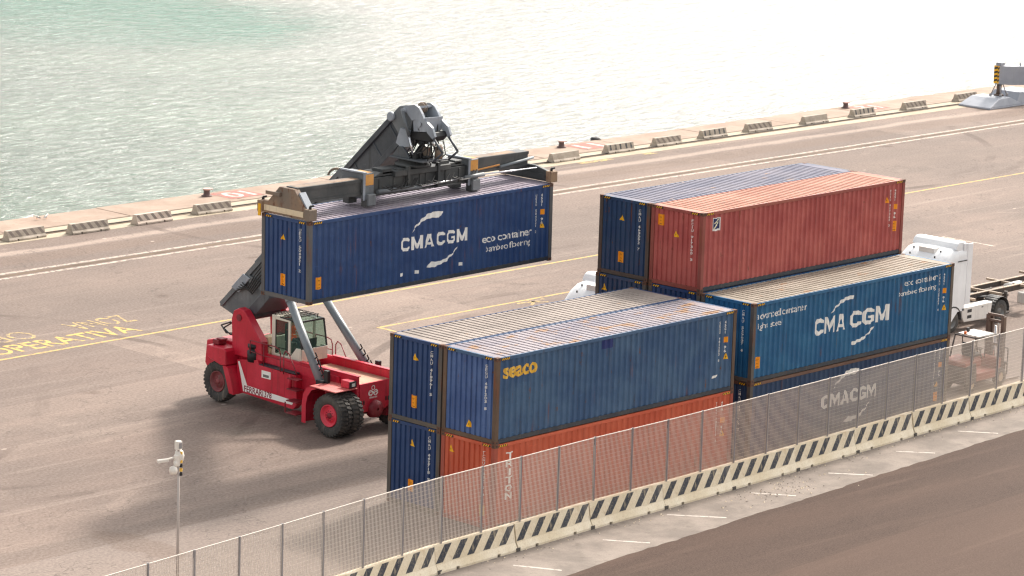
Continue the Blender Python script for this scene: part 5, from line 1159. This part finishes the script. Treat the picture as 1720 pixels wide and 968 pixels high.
def lorry(x0, yc, label):
    T = empty('lorry_tractor', (x0+2.6, yc, 0)); tag(T, label, 'truck', 'white lorries behind the stacks')
    b = part(cab_shell(x0, yc), 'cab', M['white_paint'], T)
    # roof spoiler: rounded cross piece with side deflectors
    mb = MB(); pr = [(1.50, 3.62), (1.56, 3.76), (1.64, 3.86), (1.74, 3.92), (1.95, 3.93), (2.22, 3.90), (2.26, 3.55), (1.8, 3.50)]
    mb.prism([(x0+p[0], p[1]) for p in pr], 'y', yc-1.16, yc+1.16); mb.box((x0+2.02, yc-1.2, 3.3), (x0+2.28, yc-1.165, 3.86)).box((x0+2.02, yc+1.165, 3.3), (x0+2.28, yc+1.2, 3.86))
    part(mb, 'roof_spoiler', M['white_paint'], T, .05)
    mb = MB(); mb.box((x0+2.235, yc-1.26, 1.15), (x0+2.62, yc-1.21, 3.84)).box((x0+2.235, yc+1.21, 1.15), (x0+2.62, yc+1.26, 3.84)); split_parts(mb, 'side_deflector', M['white_paint'], T, .02)
    mb = MB(); mb.box((x0+.86, yc-.45, 3.44), (x0+1.26, yc+.34, 3.655)); rh = part(mb, 'roof_hatch', M['white_skirt'], b, .01)
    mb = MB()
    for dx, dy in ((.62, -.7), (.62, .6), (1.02, -.72), (1.0, .68)): zr = 3.30 if dx < .7 else 3.5; mb.box((x0+dx, yc+dy, zr), (x0+dx+.03, yc+dy+.06, zr+.09))
    split_parts(mb, 'marker_lamp', M['dark_plastic'], b)
    rows = ((1.65, -.02, .95), (2.02, -.02, .96), (2.32, .025, .96), (2.78, .185, .94))
    mb = MB().add([(x0+x_, yc+sg*hw_, z_) for z_, x_, hw_ in rows for sg in (-1, 1)], [(2*k, 2*k+1, 2*k+3, 2*k+2) for k in range(3)]); part(mb, 'windscreen', M['glass_dark'], b)
    for sd in (-1, 1):
        mb = MB(); y = yc+sd*1.247; mb.add([(x0+.35, y, 1.75), (x0+1.2, y, 1.70), (x0+1.2, y, 2.5), (x0+.5, y, 2.5)], [(0,1,2,3)]); part(mb, 'side_window', M['glass_dark'], b)
        mb = MB(); mb.box((x0+1.28, y-.004, 1.0), (x0+1.30, y+.004, 2.9)).box((x0+.30, y-.004, .98), (x0+1.3, y+.004, 1.0)); part(mb, 'door_seam', M['dark_plastic'], b)
        mb = MB(); mb.box((x0+1.55, y-.02, 3.10), (x0+2.22, y+.012*sd+.004, 3.14)); part(mb, 'rain_gutter', M['dark_plastic'], b)
        mb = MB(); mb.box((x0+.12, y+sd*.12, 1.6), (x0+.30, y+sd*.26, 2.4)); part(mb, 'mirror', M['white_paint'], b, .03)
        # side skirt, wheel arches
        ya = yc+sd*1.24
        mb = MB(); mb.prism([(x0+2.28, .36), (x0+4.25, .30), (x0+4.38, 1.02), (x0+2.05, 1.02), (x0+2.12, .6)], 'y', ya, ya-sd*.42); sk = part(mb, 'side_skirt', M['white_skirt'], T, .03)
        mb = MB()
        for z in (.50, .76): mb.box((x0+2.50, ya+sd*.003, z), (x0+2.82, ya-sd*.01, z+.14))
        mb.box((x0+3.55, ya+sd*.003, .86), (x0+3.68, ya-sd*.01, .90)); split_parts(mb, 'step_opening', M['dark_plastic'], sk)
        mb = MB(); N = 14
        for k in range(N):
            a, c_ = R(-8+196*k/N), R(-8+196*(k+1)/N); r0 = .60
            P = lambda t, yy, r: (x0+5.05+math.cos(t)*r, yy, .52+math.sin(t)*r)
            y0_, y1_ = ya+sd*.005, ya-sd*.62
            mb.add([P(a, y0_, r0), P(c_, y0_, r0), P(c_, y1_, r0), P(a, y1_, r0), P(a, y0_, r0+.035), P(c_, y0_, r0+.035), P(c_, y1_, r0+.035), P(a, y1_, r0+.035)], [(0,1,2,3), (4,7,6,5), (0,4,5,1), (2,6,7,3), (0,3,7,4), (1,5,6,2)], 0, True)
        part(mb, 'wheel_arch', M['dark_plastic'], T)
        mb = MB()
        for k in range(10):
            a, c_ = R(180*k/10), R(180*(k+1)/10); P = lambda t, yy, r: (x0+1.42+math.cos(t)*r, yy, .52+math.sin(t)*r)
            mb.add([P(a, ya+sd*.01, .60), P(c_, ya+sd*.01, .60), P(c_, ya-sd*.3, .60), P(a, ya-sd*.3, .60), P(a, ya+sd*.01, .66), P(c_, ya+sd*.01, .66), P(c_, ya-sd*.3, .66), P(a, ya-sd*.3, .66)], [(0,1,2,3), (4,7,6,5), (0,4,5,1), (2,6,7,3)], 0, True)
        part(mb, 'wheel_arch', M['dark_plastic'], T)
        road_wheel(T, x0+1.42, yc+sd*1.08, .50, .30, sd); road_wheel(T, x0+5.05, yc+sd*1.10, .50, .28, sd); road_wheel(T, x0+5.05, yc+sd*.78, .50, .28, sd)
    mb = MB(); mb.box((x0+.05, yc-1.22, .35), (x0+.5, yc+1.22, .9)); part(mb, 'bumper', M['white_skirt'], T, .04)
    mb = MB(); mb.box((x0+.6, yc-.45, .62), (x0+6.0, yc-.33, .90)).box((x0+.6, yc+.33, .62), (x0+6.0, yc+.45, .90)).box((x0+2.3, yc-.8, .95), (x0+3.6, yc+.8, 1.0)); mb.box((x0+4.9, yc-1.0, .42), (x0+5.2, yc+1.0, .58)).box((x0+1.3, yc-1.0, .42), (x0+1.5, yc+1.0, .58)); part(mb, 'chassis', M['trailer'], T)
    mb = MB(); mb.lathe([(0, .0), (0, .5), (.06, .5), (.08, .0)], (x0+4.9, yc, 1.0), 'z', 20); mb.box((x0+2.7, yc-.5, 1.0), (x0+2.9, yc+.5, 1.5)); part(mb, 'coupling', M['black'], T)
    return T
def skeletal_trailer(x0, yc, label, n=9, Lt=12.2):
    S = empty('skeletal_trailer', (x0+6, yc, 0)); tag(S, label, 'trailer', 'empty container trailers')
    mb = MB(); z = 1.22
    for sd in (-1, 1): mb.box((x0, yc+sd*.50-.06, z-.26), (x0+Lt, yc+sd*.50+.06, z-.03))
    split_parts(mb, 'main_beam', M['trailer'], S)
    mb = MB()
    for sd in (-1, 1): mb.box((x0, yc+sd*.50-.075, z-.03), (x0+Lt, yc+sd*.50+.075, z)); 
    for k in (0, 2.0, 4.4, 7.0, 9.6, Lt-.14): mb.box((x0+k, yc-1.22, z-.10), (x0+k+.14, yc-.58, z-.005)).box((x0+k, yc+.58, z-.10), (x0+k+.14, yc+1.22, z-.005)).box((x0+k, yc-.42, z-.12), (x0+k+.12, yc+.42, z-.01))
    split_parts(mb, 'cross_beam', M['trailer_top'], S)
    mb = MB()
    for k in (0, 2.0, 4.4, 7.0): mb.bar((x0+k+.2, yc-.4, z-.2), (x0+k+1.6, yc+.4, z-.2), .04, .04); mb.path([(x0+k+.3, yc-.3, z-.15), (x0+k+.8, yc-.1, z-.05), (x0+k+1.4, yc+.2, z-.16)], .025, 6)
    mb.box((x0+.5, yc-.4, z-.3), (x0+1.7, yc+.4, z-.26)); mb.box((x0+2.6, yc-.38, z-.35), (x0+3.4, yc+.38, z-.2)); part(mb, 'brace', M['trailer'], S)
    mb = MB()
    for sd in (-1, 1): mb.tube((x0+3.0, yc+sd*.82, .18), (x0+3.0, yc+sd*.82, 1.12), .085, 12); mb.box((x0+2.86, yc+sd*.82-.14, .12), (x0+3.14, yc+sd*.82+.14, .18)); mb.box((x0+2.9, yc+sd*.55, .9), (x0+3.1, yc+sd*.9, 1.0))
    split_parts(mb, 'landing_leg', M['trailer'], S)
    mb = MB(); mb.lathe([(-.5, .0), (-.5, .2), (.5, .2), (.5, 0)], (x0+4.6, yc-.1, z-.2), 'x', 16); part(mb, 'air_tank', M['white_skirt'], S)
    mb = MB(); mb.box((x0+4.0, yc-1.2, .45), (x0+4.5, yc-.75, .95)); part(mb, 'side_box', M['white_skirt'], S, .03)
    for k in (8.3, 9.6, 10.9):
        for sd in (-1, 1): road_wheel(S, x0+k, yc+sd*1.0, .5, .3, sd)
    mb = MB()
    for k in (8.3, 9.6, 10.9): mb.tube((x0+k, yc-1, .5), (x0+k, yc+1, .5), .07, 10)
    mb.box((x0+8, yc-.55, .6), (x0+11.3, yc-.45, 1.0)).box((x0+8, yc+.45, .6), (x0+11.3, yc+.55, 1.0)); part(mb, 'axle', M['trailer'], S)
    return S
lorry(35.95, 9.60, 'white lorry tractor behind the right end of the rear stack')
skeletal_trailer(39.3, 9.85, 'empty skeletal trailer coupled behind the white lorry at the right edge')
lorry(18.3, 12.95, 'white lorry whose cab roof just shows between the two stacks')

# ------------------------------------------------------------------ forklift behind the fence
def forklift(x0, yc):
    """rear (counterweight) at x0, mast towards +x"""
    F = empty('forklift', (x0+1.6, yc, 0)); tag(F, 'orange red forklift with black overhead guard seen through the fence', 'forklift')
    mb = MB(); mb.prism([(0, .35), (-.02, .9), (.12, 1.12), (.75, 1.18), (.8, .4), (.5, .28)][::1], 'y', yc-.62, yc+.62)
    mb.v = [(x0+v[0], v[1], v[2]) for v in mb.v]; part(mb, 'counterweight', M['fork_dark'], F, .05)
    mb = MB(); mb.prism([(x0+.0, 1.05), (x0+.02, 1.24), (x0+1.1, 1.30), (x0+1.1, 1.0)], 'y', yc-.58, yc+.58); mb.box((x0+.8, yc-.6, .38), (x0+2.5, yc+.6, .72)).box((x0+2.2, yc-.58, .72), (x0+2.5, yc+.58, 1.15)); part(mb, 'body', M['fork_red'], F, .04)
    mb = MB(); mb.box((x0+.95, yc-.3, 1.3), (x0+1.5, yc+.3, 1.42)).box((x0+.9, yc-.28, 1.42), (x0+1.0, yc+.28, 1.85)); part(mb, 'seat', M['black'], F, .04)
    mb = MB()
    for sd in (-1, 1):
        y = yc+sd*.54; mb.path([(x0+.50, y, 1.2), (x0+.80, y, 2.12), (x0+2.1, y, 2.14), (x0+2.45, y, 1.1)], .035, 8)
        mb.path([(x0+1.3, y, 2.12), (x0+1.35, y, 1.3)], .02, 6)
    for x in (.80, 2.1): mb.tube((x0+x, yc-.54, 2.13), (x0+x, yc+.54, 2.13), .035, 8)
    og = part(mb, 'overhead_guard', M['fork_dark'], F)
    mb = MB()
    mb.box((x0+.95, yc-.5, 2.15), (x0+2.0, yc+.5, 2.18)); part(mb, 'guard_roof', M['white_skirt'], og)
    mb = MB(); mb.lathe([(0, 0), (0, .06), (.10, .05), (.12, 0)], (x0+.92, yc+.15, 2.19), 'z', 12); part(mb, 'beacon', M['beacon'], og)
    mb = MB(); mb.box((x0+1.35, yc+.3, 2.19), (x0+1.45, yc+.4, 2.34)); part(mb, 'work_lamp', M['dark_plastic'], og)
    mb = MB(); mb.tube((x0+1.95, yc, 1.1), (x0+1.75, yc, 1.5), .025, 8); mb.lathe([(-.01, .14), (.01, .16), (.02, .14), (0, .12), (-.01, .14)], (x0+1.74, yc, 1.5), 'z', 20); part(mb, 'steering_wheel', M['black'], F)
    m = MB()
    for sd in (-1, 1): m.box((x0+2.72, yc+sd*.36-.07, .12), (x0+2.90, yc+sd*.36+.07, 2.72)).box((x0+2.90, yc+sd*.27-.05, .15), (x0+3.02, yc+sd*.27+.05, 2.68))
    for z in (.5, 1.5, 2.45, 2.68): m.box((x0+2.74, yc-.38, z), (x0+2.84, yc+.38, z+.10))
    ms = part(m, 'mast', M['steel_brown'], F, .008)
    m = MB(); m.tube((x0+2.80, yc, .2), (x0+2.80, yc, 2.3), .04, 10); m.path([(x0+2.86, yc-.1, .5), (x0+2.86, yc-.1, 2.4)], .012, 6); part(m, 'lift_chain', M['chrome'], ms)
    m = MB(); m.box((x0+3.03, yc-.5, .35), (x0+3.08, yc+.5, .45)).box((x0+3.03, yc-.5, .75), (x0+3.08, yc+.5, .85)); 
    for y in (-.5, -.25, 0, .25, .48): m.box((x0+3.03, yc+y-.015, .45), (x0+3.06, yc+y+.015, 1.4))
    m.box((x0+3.03, yc-.5, 1.4), (x0+3.06, yc+.5, 1.44)); part(m, 'carriage', M['fork_dark'], ms)
    for y in (-.35, .25):
        m = MB(); m.prism([(x0+3.08, .06), (x0+4.2, .05), (x0+4.2, .07), (x0+3.14, .11), (x0+3.13, .85), (x0+3.085, .85)], 'y', yc+y, yc+y+.1); part(m, 'fork', M['steel_brown'], ms)
    for xx, r in ((x0+.45, .30), (x0+2.45, .36)):
        for sd in (-1, 1):
            mb = MB(); yy = yc+sd*.54; mb.lathe([(-.1, r*.5), (-.1, r*.92), (-.07, r), (.07, r), (.1, r*.92), (.1, r*.5)], (xx, yy, r), 'y', 28); w = part(mb, 'wheel', M['tyre'], F)
            mb = MB(); mb.lathe([(sd*.09, r*.5), (sd*.04, r*.4), (sd*.06, r*.15), (sd*.06, .001)], (xx, yy, r), 'y', 20); part(mb, 'rim', M['cream_worn'], w)
    return F
forklift(28.35, 1.95)

# ------------------------------------------------------------------ bollards, gulls, crane foot
def bollard(x, y, label):
    B = empty('mooring_bollard', (x, y, 0)); tag(B, label, 'bollard', 'mooring bollards on the quay edge')
    mb = MB(); mb.lathe([(0, .28), (.04, .28), (.05, .19), (.20, .155), (.33, .175)], (x, y, .02), 'z', 20); part(mb, 'shaft', M['bollard'], B)
    mb = MB(); mb.prism([(x+.21*math.cos(R(a)), y+.21*math.sin(R(a))) for a in range(0, 360, 30)], 'z', .345, .42)
    mb.prism([(x+.05, y-.14), (x+.30, y-.17), (x+.37, y), (x+.30, y+.13), (x+.05, y+.15)], 'z', .35, .41); part(mb, 'cap', M['bollard_top'], B, .02)
bollard(34.0, 52.95, 'squat iron bollard on the quay edge left of the boom, beside the painted number ten')
bollard(61.3, 53.0, 'iron bollard on the quay edge just right of the spreader, beside the painted eleven')
bollard(88.6, 53.15, 'iron bollard on the quay edge at the right, near the crane foot')
mb = MB(); mb.box((74.2-.0, 53.3, .0), (74.2, 53.3, 0)) if False else None
FD = empty('rubber_fender', (65.4, 53.9, 0)); tag(FD, 'black rubber fender on the quay wall, its top just showing above the painted eleven', 'fender')
mb = MB(); mb.lathe([(-1.6, .08), (-1.6, .30), (.10, .30), (.16, .22), (.16, .001)], (65.4, 54.02, -.05), 'z', 18); part(mb, 'rubber_column', M['hose'], FD)
mb = MB(); mb.path([(65.4, 53.6, .03), (65.4, 53.9, .10), (65.4, 54.0, .12)], .03, 6); part(mb, 'chain', M['post_rust'], FD)
def gull(x, y, rz, label):
    G = link(MB().lathe([(-.20, .002), (-.16, .03), (-.06, .075), (.06, .08), (.14, .05), (.20, .035), (.24, .045), (.29, .04), (.32, .002)], (0, 0, 0), 'x', 14).mesh('gull'), 'gull', M['lettering'], None, (x, y, .15), (0, R(-25), rz)); G.scale = (.7, .7, .7)
    tag(G, label, 'gull', 'white gulls on the quay edge')
    mb = MB(); mb.tube((0, -.02, -.06), (.03, -.02, -.20), .008, 6).tube((0, .02, -.06), (.03, .02, -.20), .008, 6); link(mb.mesh('legs'), 'legs', M['orange'], G)
    mb = MB(); mb.tube((.31, 0, 0), (.38, 0, -.01), .012, 6, r2=.003); link(mb.mesh('beak'), 'beak', M['orange'], G)
    mb = MB(); mb.bar((-.22, .06, .02), (.10, .07, .03), .02, .07).bar((-.22, -.06, .02), (.10, -.07, .03), .02, .07); link(mb.mesh('wings'), 'wings', M['galv_dark'], G)
gull(22.9, 52.85, 2.6, 'small white gull on the quay edge, left one of the pair'); gull(23.35, 52.75, .4, 'small white gull on the quay edge, right one of the pair')

def crane_foot():
    K = empty('crane_outrigger', (98.6, 48.2, 0)); tag(K, 'grey crane outrigger beam on a steel foot plate at the top right', 'crane outrigger')
    # foot plate: low raised pad with sloping skirts
    mb = MB()
    def frust(x0, x1, y0, y1, z0, z1, ix, iy):
        v = [(x0,y0,z0),(x1,y0,z0),(x1,y1,z0),(x0,y1,z0),(x0+ix,y0+iy,z1),(x1-ix,y0+iy,z1),(x1-ix,y1-iy,z1),(x0+ix,y1-iy,z1)]
        mb.add(v, [(0,3,2,1),(4,5,6,7),(0,1,5,4),(1,2,6,5),(2,3,7,6),(3,0,4,7)])
    mb.box((95.9, 47.0, 0), (102.2, 49.5, .12)); frust(95.9, 99.6, 47.0, 49.5, .12, .62, 1.2, .15); frust(99.0, 102.2, 47.1, 49.4, .12, .85, .6, .12)
    part(mb, 'foot_plate', M['crane_grey'], K, .03)
    mb = MB(); mb.tube((98.55, 48.2, .6), (98.55, 48.2, 1.55), .17, 16).lathe([(0, .0), (0, .34), (.10, .30), (.14, .2)], (98.55, 48.2, .6), 'z', 20); part(mb, 'jack_column', M['steel_brown'], K)
    mb = MB()
    for dx, dy in ((-.5, .3), (.5, -.3), (-.45, -.45), (.45, .45)): mb.tube((98.55+dx, 48.2+dy, .62), (98.55+dx*.35, 48.2+dy*.35, 1.5), .035, 8); mb.lathe([(0, 0), (0, .10), (.18, .08), (.2, 0)], (98.55+dx, 48.2+dy, .58), 'z', 10)
    split_parts(mb, 'stay', M['galv_dark'], K)
    mb = MB(); mb.prism([(47.75, 1.42), (48.65, 1.42), (48.65, 2.65), (47.75, 2.65)], 'x', 98.0, 98.1)
    # tapering box beam running away to the right, towards the crane body
    a = Vector((98.1, 48.2, 0)); dr = Vector((.94, -.34, 0)).normalized(); sd = Vector((-dr.y, dr.x, 0))
    mb = MB(); vs = []
    for t, zb, zt in ((0, 1.42, 2.62), (1.2, 1.32, 2.55), (9, 1.15, 2.35)):
        for s_ in (-.2, .2): p = a+dr*t+sd*s_; vs += [(p.x, p.y, zb), (p.x, p.y, zt)]
    mb.add(vs, [(0,1,3,2), (8,10,11,9)]+[f for k in (0, 4) for f in ((k, k+4, k+5, k+1), (k+2, k+3, k+7, k+6), (k+1, k+5, k+7, k+3), (k, k+2, k+6, k+4))]); bm_ = part(mb, 'outrigger_beam', M['crane_grey'], K, .02)
    mb = MB()
    p = a+dr*-.01
    for k in range(9):
        z0, z1 = 1.42+k*.133, 1.42+(k+1)*.133; q = [p+sd*.205, p-sd*.205]
        mb.add([(q[0].x-.012, q[0].y, z0), (q[1].x-.012, q[1].y, z0+.1), (q[1].x-.012, q[1].y, z1+.1 if k < 8 else z1), (q[0].x-.012, q[0].y, z1)], [(0,1,2,3)], k % 2)
        r_ = [p-sd*.206-dr*.0, p-sd*.206+dr*.12]; mb.add([(r_[0].x, r_[0].y, z0), (r_[1].x, r_[1].y, z0+.08), (r_[1].x, r_[1].y, z1+.08 if k < 8 else z1), (r_[0].x, r_[0].y, z1)], [(0,1,2,3)], k % 2)
    part(mb, 'hazard_stripe', [M['yellow'], M['black']], bm_)
    mb = MB(); q = a+dr*.3; mb.box((q.x-.2, q.y-.2, 2.62), (q.x+.25, q.y+.2, 2.82)); q = a+dr*1.9; mb.tube((q.x, q.y, 2.5), (q.x, q.y, 2.75), .05, 8); part(mb, 'control_box', M['crane_grey'], bm_, .01)
    # the crane's end bogie sill carrying the beam, just outside the picture
    mb = MB(); e = a+dr*9; mb.box((e.x-.5, e.y-1.2, 0), (e.x+2.5, e.y+1.2, 2.6)); part(mb, 'crane_bogie', M['crane_grey'], K, .05)
crane_foot()

# gravel and scraps that collect along the foot of the barriers
mb = MB(); rr = random.Random(12)
for k in range(420):
    t = rr.uniform(0, tot); p = along(t); q = Vector((p.x, p.y))+Vector((rr.uniform(-.2, .2), -.34-abs(rr.gauss(0, .35))))
    if k % 3 == 0: q = Vector((11.2+rr.gauss(0, 1.6), -3.0+rr.gauss(0, .45)))
    r_ = rr.uniform(.012, .04); h = r_*.5; mb.add([(q.x-r_, q.y-r_*.6, .008), (q.x+r_, q.y-r_*.7, .008), (q.x+r_*.4, q.y+r_, .008), (q.x, q.y, .008+h*1.6)], [(0,1,2), (0,1,3), (1,2,3), (2,0,3)], rr.choice((0, 0, 1)))
tag(link(mb.mesh('gravel'), 'gravel', [M['verge'], M['cream_worn']]), 'loose gravel and scraps along the foot of the striped barriers', 'gravel', kind='stuff')
